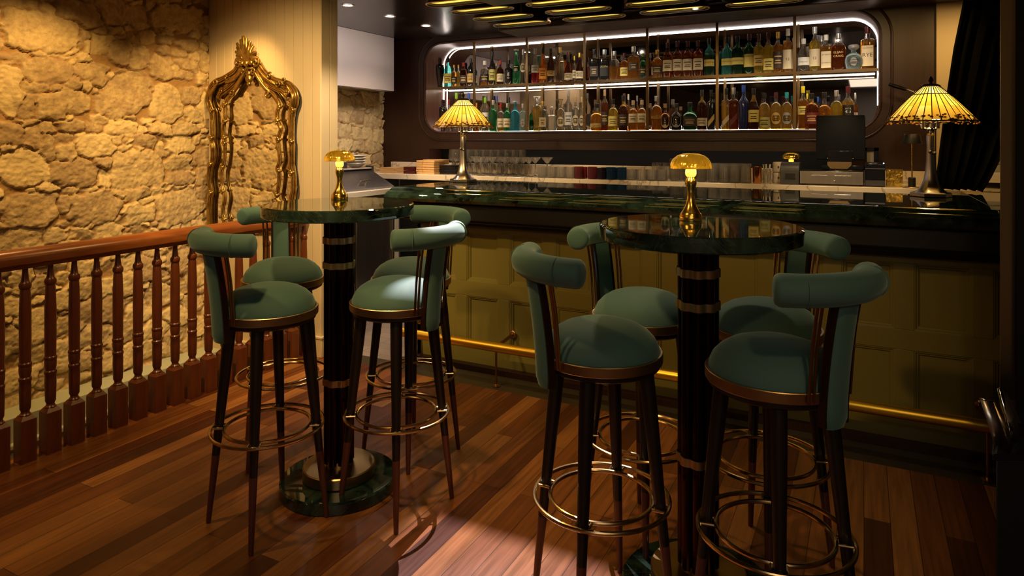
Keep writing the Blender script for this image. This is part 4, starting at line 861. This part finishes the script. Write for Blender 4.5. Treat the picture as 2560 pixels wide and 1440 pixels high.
UP=[ # px, width, top px, kind, colour, cap, label, extras
(1100,20,145,'urn','black','black',None,{}),(1120,20,145,'dome','teal','black','yellow',{}),(1135,13,163,'std','amber','gold','black',{}),(1146,10,163,'std','yellow','gold',None,{}),(1159,19,157,'dome','brown','red','dark',{}),(1177,17,147,'tall','black','black','gold',{}),
(1193,11,157,'std','cyan','blue','cream',Q(up='cyan')),(1212,21,153,'dome','orange','white','black',Q(fill=.42)),(1231,16,129,'wine','black','black','olive',{}),(1241,8,158,'std','yellow','gold',None,{}),(1251,17,152,'dome','brown','red','cream',{}),(1272,20,151,'dome','black','black',None,Q(txt=[('g',.42,.20,'white'),('o',.27,.16,'white')])),(1291,18,127,'wine','green','white','black',Q(stopper='flat',oval=True,lz=(.34,.60),fill=1)),(1308,14,124,'wine','pale','silver','cream',Q(oval=True,lz=(.34,.60))),
(1337,18,122,'wine','red','silver','white',Q(fill=.40,lz=(.30,.52))),(1357,18,122,'wine','orange','black','orange',Q(lz=(.12,.44),up='orange')),(1377,17,122,'wine','brown','black','gold',Q(lz=(.2,.36),up='brown')),(1400,20,119,'flask','pale','gold',None,{}),(1421,20,131,'tear','dkamber','maroon','cream',Q(lz=(.08,.3))),(1436,9,141,'std','clear','yellow','cream',{}),(1449,19,133,'tear','brown','gold','cream',Q(lz=(.1,.36),up='brown')),
(1482,25,125,'square','black','black','dark',Q(up='clear',fill=.70)),(1511,25,125,'square','black','silver','black',Q(up='clear',fill=.70,txt=[('XOPA',.45,.10,'gold')])),(1536,25,129,'dome','amber','silver',None,Q(fill=.48)),(1561,20,134,'dome','orange','maroon','yellow',{}),(1584,27,118,'square','amber','silver','dark',Q(lz=(.28,.52))),(1607,15,134,'std','dkgreen','green','black',Q(up='green',fill=.55)),
(1627,10,135,'std','clear','cork','cream',{}),(1643,23,126,'dome','amber','gold','dark',{}),
(1669,22,108,'std','dkamber','maroon','cream',Q(lz=(.18,.50),up='brown')),(1694,22,104,'std','dkamber','maroon','cream',Q(lz=(.18,.50),up='brown')),(1719,22,104,'std','dkamber','maroon','cream',Q(lz=(.18,.50),up='brown')),(1745,22,103,'std','dkamber','maroon','cream',Q(lz=(.18,.50),up='brown')),(1773,23,97,'dome','dkgreen','black','yellow',Q(lz=(.26,.44),up='teal',fill=.58,txt=[('SINGLETON',.36,.055,'dark')])),
(1812,26,95,'dome','teal','black','yellow',Q(lz=(.26,.44),up='teal',fill=.5,txt=[('SINGLETON',.36,.055,'dark')])),(1844,27,91,'dome','dkgreen','black','yellow',Q(lz=(.26,.44),up='dkgreen',txt=[('SINGLETON',.36,.055,'dark')])),(1873,24,86,'std','dkgreen','maroon','yellow',Q(lz=(.18,.50),txt=[('JAMESON',.44,.06,'dark')])),(1897,23,86,'std','yellow','maroon','gold',Q(lz=(.2,.46))),(1921,23,83,'std','yellow','maroon','yellow',Q(lz=(.08,.36))),(1945,23,81,'std','amber','gold','dark',Q(lz=(.12,.52))),(1970,24,73,'std','amber','white','cream',Q(lz=(.08,.52),txt=[('12',.30,.08,'dark')])),
(2007,25,98,'wine','clear','white','white',Q(lz=(.2,.44),txt=[('STERLING',.30,.05,'dark')])),(2037,25,68,'std','yellow','silver','cream',Q(lz=(.12,.50),txt=[('12',.30,.08,'dark')])),(2054,11,90,'std','clear','silver','white',Q(back=1)),(2065,26,88,'square','amber','white','cream',Q(lz=(.08,.54),txt=[('JIM BEAM',.44,.07,'dark'),('BOURBON',.22,.06,'dark')])),(2096,32,85,'flask','dkamber','silver',None,Q(txt=[('ELIJAH',.48,.085,'gold'),('CRAIG',.39,.085,'gold')])),(2134,38,112,'ball','paleblue','grey','grey',Q(stopper='drum',oval=True,lz=(.14,.46))),(2169,30,68,'square','amber','maroon','cream',Q(lz=(.08,.56),txt=[('SAGAMORE',.50,.05,'dark'),('RYE',.34,.15,'dark')]))]
LO=[(1108,20,250,'urn','black','black',None,{}),(1122,9,250,'std','clear','red','maroon',{}),(1141,18,233,'tall','clear','green','white',{}),(1157,16,233,'tall','clear','silver','white',{}),(1172,17,233,'tall','clear','blue','white',{}),
(1196,14,258,'std','amber','orange','cream',{}),(1213,17,245,'tall','clear','green','white',Q(lz=(.1,.56))),(1233,18,251,'std','green','silver',None,Q(up='green')),(1243,10,240,'tall','clear','blue',None,Q(back=1)),(1252,16,259,'std','gold','red','cream',Q(fill=.3)),(1268,17,259,'dome','green','silver','cream',Q(up='green')),(1288,22,256,'dome','blue','silver',None,Q(stopper='flat',fill=.60)),(1307,16,260,'square','paleblue','silver','grey',Q(oval=True)),
(1338,24,242,'decanter','gold','silver',None,Q(stopper='flare',fill=.70)),(1357,20,254,'square','pale','gold','cream',Q(fill=.3)),(1379,22,273,'square','clear','silver',None,Q(stopper='ball')),(1402,20,251,'dome','clear','cork','cream',Q(oval=True)),(1421,18,226,'tall','clear','silver','white',{}),(1439,17,243,'std','clear','cork','cream',Q(oval=True)),(1454,11,243,'std','clear','cork','cream',Q(oval=True)),
(1484,31,260,'squat','amber','black','gold',Q(lz=(.12,.26))),(1512,17,225,'tall','dkamber','cork','dark',{}),(1533,23,249,'dome','yellow','black','yellow',{}),(1558,22,240,'dome','brown','black','dark',Q(up='gold')),(1571,11,236,'std','amber','white',None,Q(back=1)),(1583,21,252,'dome','amber','cork','cream',Q(lz=(.26,.56))),(1605,21,251,'dome','amber','cork','cream',Q(lz=(.26,.56))),
(1638,25,241,'dome','amber','silver','gold',Q(lz=(.34,.42))),(1663,22,260,'squat','brown','cork','cream',Q(oval=True,lz=(.08,.62))),(1691,26,260,'squat','black','black','grey',Q(oval=True,lz=(.10,.62),up='clear')),(1725,32,257,'squat','dkgreen','black','dark',Q(up='green')),(1755,23,226,'dome','brown','black','cream',Q(up='gold',lz=(.1,.3))),(1778,18,226,'square','black','black','gold',Q(diag=True)),
(1811,21,222,'square','gold','black','cream',Q(diag=True)),(1834,21,220,'square','dkamber','silver','maroon',Q(diag=True)),(1859,22,214,'std','navy','blue',None,{}),(1884,23,222,'wine','brown','black','yellow',Q(up='gold',lz=(.18,.48))),(1911,25,234,'dome','gold','black','olive',Q(lz=(.05,.34))),(1940,24,232,'dome','gold','maroon','gold',Q(oval=True)),(1967,24,232,'dome','gold','teal','grey',Q(oval=True)),
(2001,23,217,'std','amber','yellow','yellow',Q(lz=(.34,.54))),(2018,9,235,'std','clear','yellow',None,Q(back=1)),(2029,30,234,'dome','dkamber','black','maroon',Q(up='gold')),(2045,11,243,'std','amber','blue',None,Q(back=1)),(2061,29,232,'squat','amber','black','gold',Q(lz=(.08,.20))),(2091,27,227,'dome','yellow','silver','yellow',Q(lz=(.05,.26))),(2120,25,217,'std','gold','maroon','black',Q(lz=(.10,.56),txt=[('岩',.44,.14,'white'),('井',.24,.14,'white')])),(2138,11,233,'std','amber','silver','white',Q(back=1))]
ORD=['first','second','third','fourth','fifth','sixth','seventh','eighth','ninth']
def shelf_row(rows,zs,shelf):
    cnt={}
    for px,wd,tp,kind,col,cap,lab,ex in rows:
        ex=dict(ex); back=ex.pop('back',0); Y=BW+(.20 if back else .085+.02*math.sin(px)); d=dY(px,Y); X=at(px,Y)
        bay=sum(X>q for q in posts); lo=(posts[bay-1] if bay else OX0); hi=(posts[bay] if bay<6 else OX1)
        ray_ang=math.atan2(ray(px),1); rad=wd*d/F/2*(.97+.10*math.cos(ray_ang))
        X=min(max(X,lo+rad+.013),hi-rad-.011); H=zt(tp,d)-zs-.001
        if not back: cnt[bay]=cnt.get(bay,0)+1
        desc='%s %s bottle'%(GCN[col],SHN[kind])
        if back: loc='behind the front row, bay %s'%ORD[bay]; lbl='%s standing behind others, %s shelf, %s bay from left'%(desc,shelf,ORD[bay])
        else: lbl='%s%s, %s in %s bay, %s shelf'%(desc,(' with '+lab+' label') if lab else (', '+cap+' top'),ORD[cnt[bay]-1],ORD[bay],shelf)
        az=math.atan2(0-Y,0-X); rz=az+PI/2; rz*=.75      # labels turned towards the room
        bottle(X,Y,zs+.0012,rad,H,kind,col,cap,lab,rz,lbl,'spirit bottles on the %s shelf'%shelf,**ex)
shelf_row(UP,SH,'upper'); shelf_row(LO,OZ0+.001,'lower')
# ================================================================== GLASSWARE ON THE BACK COUNTER
CZ=1.0655
def lath(name,prof,mats,loc,label,cat,group,n=20,extra=None):
    key=name+group
    if key in CACHE: me=CACHE[key]
    else: me=MB().lathe(prof,n,caps=False).mesh(name,mats,40); CACHE[key]=me
    o=bpy.data.objects.new(name,me); C.objects.link(o); o.location=loc; tag(o,label,cat,group); return o
CACHE={}
def gls(outer,t=.0012,floor=.004):
    """closed wall: outer profile then back down inside"""
    inn=[(max(r-t,.0015),z) for r,z in outer if z>floor][::-1]; return [(.0008,outer[0][1])]+outer+inn+[(.0008,inn[-1][1])]
wine=[(.030,0),(.0315,.002),(.012,.005),(.004,.010),(.0035,.085),(.008,.092),(.026,.108),(.034,.130),(.0345,.145),(.030,.180),(.0265,.205)]
wi=wine+[(.0255,.205),(.029,.180),(.0333,.145),(.0328,.130),(.025,.110),(.001,.096)]; wi=[(.001,0)]+wi
mart=[(.001,0),(.030,0),(.031,.002),(.010,.006),(.0035,.012),(.0033,.095),(.008,.102),(.046,.148),(.047,.150),(.0455,.150),(.008,.105),(.001,.104)]
k=0
for j in range(3):
    for i in range(10):
        px=1131+i*18.6+j*4; Y=5.035-.078*j; 
        lath('wine_glass',wi,M['glassclear'],(at(px,Y),Y,CZ),'tall clear stemmed wine glass in the rows at the left of the back counter','wine glass','stemmed wine glasses on the back counter')
for j in range(2):
    for i in range((7,5)[j]):
        px=1188+i*30+j*14; Y=4.785-.10*j
        lath('martini_glass',mart,M['glassclear'],(at(px,Y),Y,CZ),'clear conical martini glass in front of the wine glasses','martini glass','martini glasses on the back counter')
def tumbler(r,h,flutes=12,t=.0025):
    b=MB(); n=flutes*3; pr=[(.001,0),(r*.90,0),(r,.004),(r,h),(r-t,h),(r-t*1.6,.010),(.001,.009)]; v=[];f=[]
    for j,(q,z) in enumerate(pr):
        for i in range(n):
            a=2*PI*i/n; k_=1+(.035*math.cos(a*flutes) if j in(2,) or (j==3) else 0); v.append((q*k_*math.cos(a),q*k_*math.sin(a),z))
    for j in range(len(pr)-1):
        for i in range(n): f.append((j*n+i,j*n+(i+1)%n,(j+1)*n+(i+1)%n,(j+1)*n+i))
    return b.add(v,f)
def tumblers(px0,px1,Ys,r,h,mk,label,group,z=CZ,name='tumbler'):
    me=tumbler(r,h).mesh(name,M[mk],30)
    for kk,Y in enumerate(Ys):
        x0,x1=at(px0,Y)+r+(r*.9 if kk%2 else 0),at(px1,Y)-r; n=max(int((x1-x0)/(2*r+.0025)+.25)+1,1)
        for i in range(n):
            o=bpy.data.objects.new(name,me); C.objects.link(o); o.location=(x0+(x1-x0)*i/max(n-1,1),Y,z); tag(o,label,'tumbler',group)
tumblers(1346,1436,(4.66,4.73),.034,.082,'glassbase','clear ribbed tumbler between martini glasses and plum tumblers','clear ribbed tumblers beside the martini glasses')
tumblers(1437,1492,(4.66,4.73,4.80),.034,.082,'glassred','plum coloured ribbed tumbler on the back counter','plum ribbed tumblers on the back counter')
tumblers(1493,1516,(4.66,4.73),.034,.082,'glassdark','smoky dark ribbed tumbler between plum and blue ones','smoky ribbed tumblers on the back counter')
tumblers(1517,1566,(4.66,4.73,4.80),.034,.082,'glassblue','cobalt blue ribbed tumbler on the back counter','cobalt blue ribbed tumblers on the back counter')
tumblers(1567,1668,(4.65,4.72),.036,.076,'glassbase','low clear cut glass tumbler right of the blue ones','low clear cut tumblers right of the blue ones')
tumblers(1630,1680,(4.93,5.01),.034,.118,'glassclear','tall clear glass behind the low cut tumblers','tall clear glasses behind the cut tumblers')
tumblers(1674,1770,(4.93,5.02),.036,.150,'glassclear','tallest clear glass, behind the right mushroom lamp','tallest clear glasses behind the right mushroom lamp')
tumblers(1676,1766,(4.70,4.775),.032,.105,'glassclear','clear highball glass behind the stem of the right mushroom lamp','clear highballs behind the right mushroom lamp')
tumblers(1771,1878,(4.68,4.75,4.82),.035,.125,'glassbase','tall ribbed tumbler left of the copper cup','tall ribbed tumblers left of the copper cup')
Y=4.70
cup=lath('copper_cup',gls([(.026,0),(.028,.003),(.030,.105),(.0305,.108)],.0015),M['copper'],(at(1893,Y),Y,CZ),'small copper cup on the back counter left of the printer','cup','copper cup',24)
jar=thing('straw_glass','clear glass holding pale straws beside the copper cup','glass',(at(1917,4.72),4.72,CZ))
MB().lathe(gls([(.026,0),(.027,.003),(.028,.095)],.0015),22,caps=False).build('glass_wall',M['glassclear'],jar)
for i in range(5):
    a=i*1.3; st=MB().tube([(.010*math.cos(a),.010*math.sin(a),.006),(.024*math.cos(a+.5),.024*math.sin(a+.5),.125)],.003,8).build('straw',M['ceramic']); st.location=jar.location; tag(st,'pale straw standing in the clear glass beside the copper cup','straw','straws in the glass')
def canister(z,label):
    r=thing('canister',label,'canister',(at(1948,4.80),4.80,z)); MB().lathe([(.001,0),(.038,0),(.042,.004),(.042,.060),(.038,.068),(.001,.070)],28).build('jar_body',M['canister'],r)
    MB().box(-.004,.004,-.0435,-.040,.028,.042).build('dark_mark',M['black'],r); return r
canister(CZ,'speckled stoneware pot, lower of two stacked behind the left printer'); canister(CZ+.0705,'speckled stoneware pot, upper of two stacked behind the left printer')
mushroom('table_lamp','small gold mushroom lamp unlit behind the left printer',(at(1978,4.95),4.95,CZ),0,.98)
# boards, boxes, menus left
def stack(name,n,x0,x1,y0,y1,z,h,m,label,cat,group,jit=.004,notch=False):
    for i in range(n):
        b=MB().box((x0-x1)/2,(x1-x0)/2,(y0-y1)/2,(y1-y0)/2,0,h*.86)
        if notch:
            b=MB(); X=(x1-x0)/2;Yh=(y1-y0)/2; b.prism([(-X,-Yh),(-X*.35,-Yh),(-X*.28,-Yh+.012),(X*.28,-Yh+.012),(X*.35,-Yh),(X,-Yh),(X,Yh),(-X,Yh)],0,h*.86)
        o=b.build(name,M[m] if isinstance(m,str) else m); o.location=((x0+x1)/2+RNG.uniform(-jit,jit),(y0+y1)/2,z+h*i)
        pos=['bottom','second','third','fourth','fifth','sixth','seventh'][i] if i<n-1 or n==1 else 'top'; tag(o,label%pos,cat,group)
Y=4.72; x0,x1=at(1051,Y),at(1088,Y); stack('serving_board',6,x0,x1+.03,Y-.06,Y+.10,CZ,.0195,'ltwood','pale wooden serving board, %s of the stack left of the wine glasses','serving board','pale wooden serving boards',.003,True)
o=MB().box(-.105,.105,-.05,.05,0,.040).build('wooden_box',M['ltwood'],bevel=.002); o.location=(at(1090,4.92),4.92,CZ+.075); tag(o,'pale wooden box lying on the black trays behind the board stack','box')
stack('black_tray',5,at(1088,4.80)+.03,at(1150,4.80),4.74,4.90,CZ,.0148,'gloss_black','black tray, %s of the stack behind the left stained glass lamp','tray','black trays on the back counter')
stack('leather_case',2,at(1019,4.72),at(1050,4.72)-.006,4.66,4.78,CZ,.030,'redbox','dark red leather case, %s of two left of the serving boards','case','dark red cases')
stack('chopping_board',4,at(957,4.70),at(992,4.70),4.66,4.92,CZ,.012,'ltwood','pale chopping board, %s of the low stack at the steel unit end','chopping board','pale chopping boards by the steel unit',.004)
# framing projector housing near the ceiling: unseen box added to shape the floor patch
fp_=thing('unseen_light_gate','added unseen black box projector under the ceiling above the left end of the bar','gobo',(-1.58,2.91,2.04))
b=MB(); X0,X1,Y0,Y1=-.11,.11,-.13,.13; hx0,hx1,hy0,hy1=-.024,.055,-.091,-.007
for a in ((X0,hx0,Y0,Y1),(hx1,X1,Y0,Y1),(hx0,hx1,Y0,hy0),(hx0,hx1,hy1,Y1)): b.box(a[0],a[1],a[2],a[3],0,.002)
b.build('gate_plate',M['black'],fp_)
b=MB(); b.box(X0,X0+.004,Y0,Y1,.002,.229); b.box(X1-.004,X1,Y0,Y1,.002,.229); b.box(X0,X1,Y0,Y0+.004,.002,.229); b.box(X0,X1,Y1-.004,Y1,.002,.229); b.build('housing',M['black'],fp_)
# ================================================================== TILL
Y=4.66
dr=thing('cash_drawer','wide cash drawer with brushed steel front under the monitor','cash drawer',((at(1999,Y)+at(2160,Y))/2,Y+.13,CZ)); hw=(at(2160,Y)-at(1999,Y))/2
B(-hw,hw,-.128,.15,.006,.098).build('case',M['gloss_black'],dr,bevel=.003); MB().box(-hw+.002,hw-.004,-.132,-.1285,.010,.088).build('front_plate',M['bronze'] if 0 else M['steel'],dr,bevel=.001)
for a,c in ((-.62,-.12),(.10,.62)):
    sl=MB().tube([(a*hw,-.134,.062),(c*hw,-.134,.062)],.0022,8).build('slot_rim',M['chrome'],dr)
MB().lathe([(.007,0),(.007,.004),(.003,.005),(.001,.005)],16,M=Matrix.Rotation(R(90),3,'X'),c=(.02,-.132,.026)).build('lock',M['chrome'],dr)
for sx in (-1,1): B(sx*hw*.9-.01,sx*hw*.9+.01,-.11,.12,0,.006).build('foot',M['black'],dr)
mo=thing('till_monitor','black touchscreen till monitor standing on the cash drawer','monitor',(at(2100,Y+.05),Y+.07,CZ+.0985)); mw=(at(2163,Y+.05)-at(2038,Y+.05))/2
tilt=Matrix.Rotation(R(-12),4,'X'); 
b=MB().box(-mw,mw,-.012,.012,.062,.350,M=Matrix.Translation((0,.02,0))@tilt); b.build('screen_case',M['screen'],mo,bevel=.003)
MB().box(-mw+.008,mw-.008,-.0135,-.0122,.074,.340,M=Matrix.Translation((0,.02,0))@tilt).build('screen',M['screen'],mo)
b=MB().prism([(-mw*.72,-.05),(mw*.95,-.05),(mw*1.0,.10),(-mw*.72,.10)],0,.028); b.prism([(-mw*.5,.0),(mw*.5,.0),(mw*.45,.06),(-mw*.45,.06)],.028,.12); b.build('stand',M['gloss_black'],mo,bevel=.004)
MB().prism([(-mw*.50,.050),(-mw*.50,.030),(-mw*.38,.006),(mw*.30,.006),(mw*.46,.030),(mw*.46,.050)],-.0535,-.0505,'y').build('metal_plate',M['bronze'],mo)
for a in (-.40,.40): MB().box(a*mw-.018,a*mw+.018,-.016,-.0138,.066,.070,M=Matrix.Translation((0,.02,0))@tilt).build('hinge_mark',M['ceramic'],mo)
def printer(name,label,px0,px1,Y,h,curved):
    X0,X1=at(px0,Y),at(px1,Y); hw=(X1-X0)/2; r=thing(name,label,'printer',((X0+X1)/2,Y+.07,CZ))
    if curved: pr=[(-.07,0),(-.07,h*.62)]+[(-.07+.05*(1-math.cos(R(a))),h*.62+h*.38*math.sin(R(a))) for a in range(15,91,15)]+[(.08,h),(.08,0)]
    else: pr=[(-.07,0),(-.07,h*.94),(-.06,h),(.08,h),(.08,0)]
    MB().prism(pr,-hw,hw,'x').build('printer_case',M['prn'] if curved else M['gloss_black'],r,bevel=.003)
    if curved: B(-hw*.5,hw*.55,-.0725,-.0705,h*.28,h*.50).build('paper_slot',M['black'],r); B(-hw*.55,hw*.6,-.074,-.0705,h*.24,h*.265).build('tear_bar',M['chrome'],r)
    else: B(-hw*.98,hw*.98,-.0735,-.0705,h*.72,h*.76).build('trim_bar',M['chrome'],r); B(-hw*.95,hw*.95,-.073,-.0705,.006,h*.26).build('lower_panel',M['prn'],r); MB().sphere((hw*.85,-.072,h*.97),.003,6).build('status_light',emis('status_led',(.3,.5,1),18),r)
    return r
printer('receipt_printer','grey receipt printer with curved top left of the cash drawer',1951,1998,4.67,.140,True)
printer('receipt_printer','glossy black receipt printer with tiny blue light right of the cash drawer',2162,2213,4.67,.148,False)
fr_=thing('picture_frame','black framed panel leaning on the wall behind the right printer','frame',((at(2162,5.0)+at(2197,5.0))/2,5.0,CZ))
hw=(at(2197,5.0)-at(2162,5.0))/2; b=MB(); H_=.235; b.box(-hw,-hw+.012,0,.02,0,H_); b.box(hw-.028,hw,0,.02,0,H_); b.box(-hw,hw,0,.02,H_-.022,H_); b.box(-hw,hw,0,.02,0,.02); b.build('frame_border',M['gloss_black'],fr_,bevel=.001)
B(-hw+.01,hw-.02,.008,.014,.015,H_-.015).build('grey_panel',M['grey_wall'],fr_)
bx=thing('gold_box','gold embossed foil box on the counter right of the black printer','box',(at(2236,4.76),4.80,CZ)); hw=(at(2257,4.74)-at(2215,4.74))/2
B(-hw,hw,-.05,.05,0,.098).build('box_body',M['goldfoil'],bx,bevel=.002); MB().prism([(-hw,.036),(hw,.078),(hw,.088),(-hw,.088)],-.0525,-.0505,'y').build('flap',M['goldfoil'],bx); B(-hw,hw,-.052,.052,.0985,.103).build('lid',M['goldfoil'],bx)
dl=thing('desk_lamp','small black shaded table lamp with slim brass stem right of the gold box','lamp',(at(2280,4.68),4.68,CZ))
MB().lathe([(.001,0),(.048,0),(.050,.002),(.048,.005),(.001,.005)],32).build('base',M['bronze'],dl); MB().lathe([(.001,.005),(.020,.005),(.020,.058),(.017,.062),(.001,.062)],24).build('battery_grip',M['black'],dl)
MB().lathe([(.004,.062),(.004,.275)],12).build('stem',M['brass'],dl); MB().lathe([(.052,.262),(.054,.264),(.043,.318),(.041,.320),(.001,.320),(.001,.316),(.041,.315),(.050,.264)],32,caps=False).build('lamp_shade',M['black'],dl)
# lever arm behind the shade
lv=thing('lever_arm','black gripped chrome lever arm on the wall behind the right stained glass lamp','lever',(at(2312,4.98),4.98,zt(218,dY(2312,4.98))))
def lp(px,py,dy=0): Yv=4.98+dy; d=dY(px,Yv); return (at(px,Yv)-lv.location.x,dy,zt(py,d)-lv.location.z)
MB().tube([lp(2222,211),lp(2240,216),lp(2266,224)],[.010,.0125,.0105],14).build('grip',M['gloss_black'],lv)
MB().tube([lp(2264,223.5),lp(2285,230.5)],.008,12).build('sleeve',M['chrome'],lv)
b=MB().sphere(lp(2289,231),.014,10); b.sphere(lp(2297,227),.010,8); b.tube([lp(2289,231),lp(2305,222),lp(2315,220)],.006,10); b.build('joint',M['chrome'],lv)
c0=lp(2318,218); MB().box(c0[0]-.03,c0[0]+.03,-.004,.118,c0[2]-.018,c0[2]+.018).build('wall_bracket',M['chrome'],lv,bevel=.002)
# black slanted drape
dp=thing('black_drape','black heavy drape hanging aslant in front of the white column','drape',(0,0,0))
v=[];f=[];Yd=4.32; n=40
rowsz=[(0,2415,2640),(120,2390,2600),(250,2370,2560),(395,2352,2502),(440,2347,2478),(474,2345,2455)]
dm=dY(2400,Yd)
for py,a,c in rowsz:
    for i in range(n+1):
        px=a+(c-a)*i/n; X=at(px,Yd); v.append((X,Yd+.05*math.sin(i*.95)*(.3+.7*i/n)+.03*math.sin(i*.31),zt(py,dm)))
v=[(x,y,max(min(z,ZC),TZ+.004)) for x,y,z in v]
m_=n+1
for j in range(len(rowsz)-1):
    for i in range(n): f.append((j*m_+i,j*m_+i+1,(j+1)*m_+i+1,(j+1)*m_+i))
o=MB().add(v,f).build('cloth',mat('black_wool',(.004,.004,.004),.95,Specular_IOR_Level=.08),dp,ang=80,fix=False); s_=o.modifiers.new('s','SOLIDIFY'); s_.thickness=.012; s_.offset=1
# ================================================================== KITCHEN CORNER
hd=thing('extractor_hood','boxy pale steel extractor hood on the stone wall of the kitchen','extractor hood',(-3.9,4.2,1.79))
b=MB().box(-.10,.14,-.80,.717,0,ZC-1.79-.001); b.build('hood_body',M['steelp'],hd,bevel=.002)
MB().box(-.06,.11,-.75,.68,-.004,-.0005).build('filter',M['steel'],hd)
un=thing('prep_unit','stainless refrigerated prep unit with sloping lid in the kitchen corner','prep counter',(-3.3,4.0,0))
B(-.55,-.005,-.62,.36,.08,.93).build('unit_body',M['steel'],un,bevel=.004)
B(-.60,.03,-.66,.37,.931,.972).build('worktop',M['ceramic'],un,bevel=.003)
b=MB().prism([(-.02,.973),(-.02,.985),(-.27,1.118),(-.45,1.118),(-.45,.973)],-.60,.345,'y'); b.build('sloping_lid',M['steel'],un,bevel=.002)
# handle lies on the sloping face
hx,hz=-.075,1.014
MB().tube([(hx-.0,-.02,hz),(hx+.02,-.02,hz+.028),(hx+.02,.06,hz+.028),(hx,.06,hz)],.005,8).build('handle',M['chrome'],un)
B(-.46,-.24,-.60,.345,1.1185,1.128).build('rear_ledge',M['steelp'],un,bevel=.001)
MB().box(-.30,-.235,.335,.358,1.09,1.14).build('hinge',M['prn'],un)
for a,c in ((-.60,-.16),(-.14,.30)):
    dd=B(-.004,.012,a,c,.12,.88).build('fridge_door',M['steel'],un,bevel=.003); B(.0125,.028,c-.035,c-.015,.30,.80).build('handle',M['chrome'],dd,bevel=.003)
B(-.004,.016,.315,.358,.08,.93).build('corner_post',M['ceramic'],un,bevel=.002)
for y_ in (-.55,.28):
    for x_ in (-.5,-.06): MB().lathe([(.02,0),(.02,.08)],12,(x_,y_,0)).build('foot',M['black'],un)
for k in range(4):
    bw=MB().lathe([(.001,0),(.035,0),(.040,.004),(.075,.030),(.088,.036),(.086,.039),(.072,.034),(.038,.010),(.001,.008)],32,caps=False).build('bowl',M['ceramic']); bw.location=(-3.62+.002*k,4.235-.004*k,1.1285+.0205*k)
    tag(bw,'white ceramic bowl, %s of the stack on the prep unit'%['bottom','second','third','top'][k],'bowl','white bowls stacked on the prep unit')
o=MB().lathe([(.001,0),(.030,0),(.034,.003),(.034,.045),(.030,.048),(.001,.048)],22).build('dark_pot',M['prn']); o.location=(-3.62,4.085,1.1285); tag(o,'small dark pot beside the bowls, behind the left mushroom lamp','pot')
# ================================================================== RIGHT FOREGROUND
cl=thing('bronze_column','brushed bronze clad column at the right edge, floor to ceiling','column',(0,0,0))
def q2(px,d): return sd((px-1280)/F*d,d)
rx=ray(2500); L0=math.hypot(rx*CY-SY,rx*SY+CY); GX,GY=(rx*CY-SY)/L0,(rx*SY+CY)/L0
p0=q2(2500,1.95); p1=q2(2540,1.95); ux,uy=CY,SY; fx,fy=-SY,CY
MB().prism([p0,p1,(p1[0]+GX*.14,p1[1]+GY*.14),(p0[0]+GX*.14,p0[1]+GY*.14)],.0,ZC-.001).build('cladding',M['bronze'],cl,bevel=.001)
pa=q2(2541,1.94)
pt=MB().prism([pa,(pa[0]+ux*.5,pa[1]+uy*.5),(pa[0]+ux*.5+GX*.2,pa[1]+uy*.5+GY*.2),(pa[0]+GX*.2,pa[1]+GY*.2)],0,ZC-.001).build('wall_partition',M['black']); struct(pt)
cb=thing('service_cabinet','low black service cabinet at the bottom right corner','cabinet',(0,0,0))
c0=q2(2490,1.52); ztop=zt(1132,1.52); fx,fy=GX,GY
MB().prism([c0,(c0[0]+ux*.5,c0[1]+uy*.5),(c0[0]+ux*.5+fx*.38,c0[1]+uy*.5+fy*.38),(c0[0]+fx*.38,c0[1]+fy*.38)],.07,ztop-.016).build('cabinet_body',M['black'],cb,bevel=.003)
e=.008; MB().prism([(c0[0]-e*ux-e*fx,c0[1]-e*uy-e*fy),(c0[0]+ux*.5,c0[1]+uy*.5),(c0[0]+ux*.5+fx*.385,c0[1]+uy*.5+fy*.385),(c0[0]+fx*.385-ux*.008,c0[1]+fy*.385-uy*.008)],ztop-.0155,ztop).build('cabinet_top',M['gloss_black'],cb,bevel=.002)
MB().prism([(c0[0]+ux*.03+fx*.02,c0[1]+uy*.03+fy*.02),(c0[0]+ux*.48+fx*.02,c0[1]+uy*.48+fy*.02),(c0[0]+ux*.48+fx*.33,c0[1]+uy*.48+fy*.33),(c0[0]+ux*.03+fx*.33,c0[1]+uy*.03+fy*.33)],0,.0695).build('plinth',M['black'],cb)
mh=thing('menu_rack','angular stainless menu rack standing on the service cabinet','rack',(0,0,0))
def fp(px,py,d): x_,y_=q2(px,d); return (x_,y_,zt(py,d))
def sheet(pts,nm,t=.004,m='steel'):
    o=MB().add(pts,[tuple(range(len(pts)))]).build(nm,M[m],mh,fix=False); s_=o.modifiers.new('s','SOLIDIFY'); s_.thickness=t; return o
sheet([fp(2449,996,1.56),fp(2480,1003,1.56),fp(2526,1131,1.56),fp(2492,1131,1.56)],'side_sheet')
sheet([fp(2447,994,1.558),fp(2482,1001,1.558),fp(2482,1005,1.558),fp(2449,998,1.558)],'rolled_edge',.003,'chrome')
sheet([fp(2479,1003,1.60),fp(2493,1009,1.60),fp(2541,1131,1.60),fp(2524,1131,1.60)],'inner_sheet',.004,'bronze')
sheet([fp(2491,971,1.64),fp(2499,968,1.64),fp(2546,1074,1.64),fp(2541,1131,1.64),fp(2533,1131,1.64)],'back_rail',.006,'chrome')
sheet([fp(2498,970,1.68),fp(2516,984,1.68),fp(2570,1096,1.68),fp(2572,1130,1.68),fp(2541,1130,1.68)],'back_sheet')
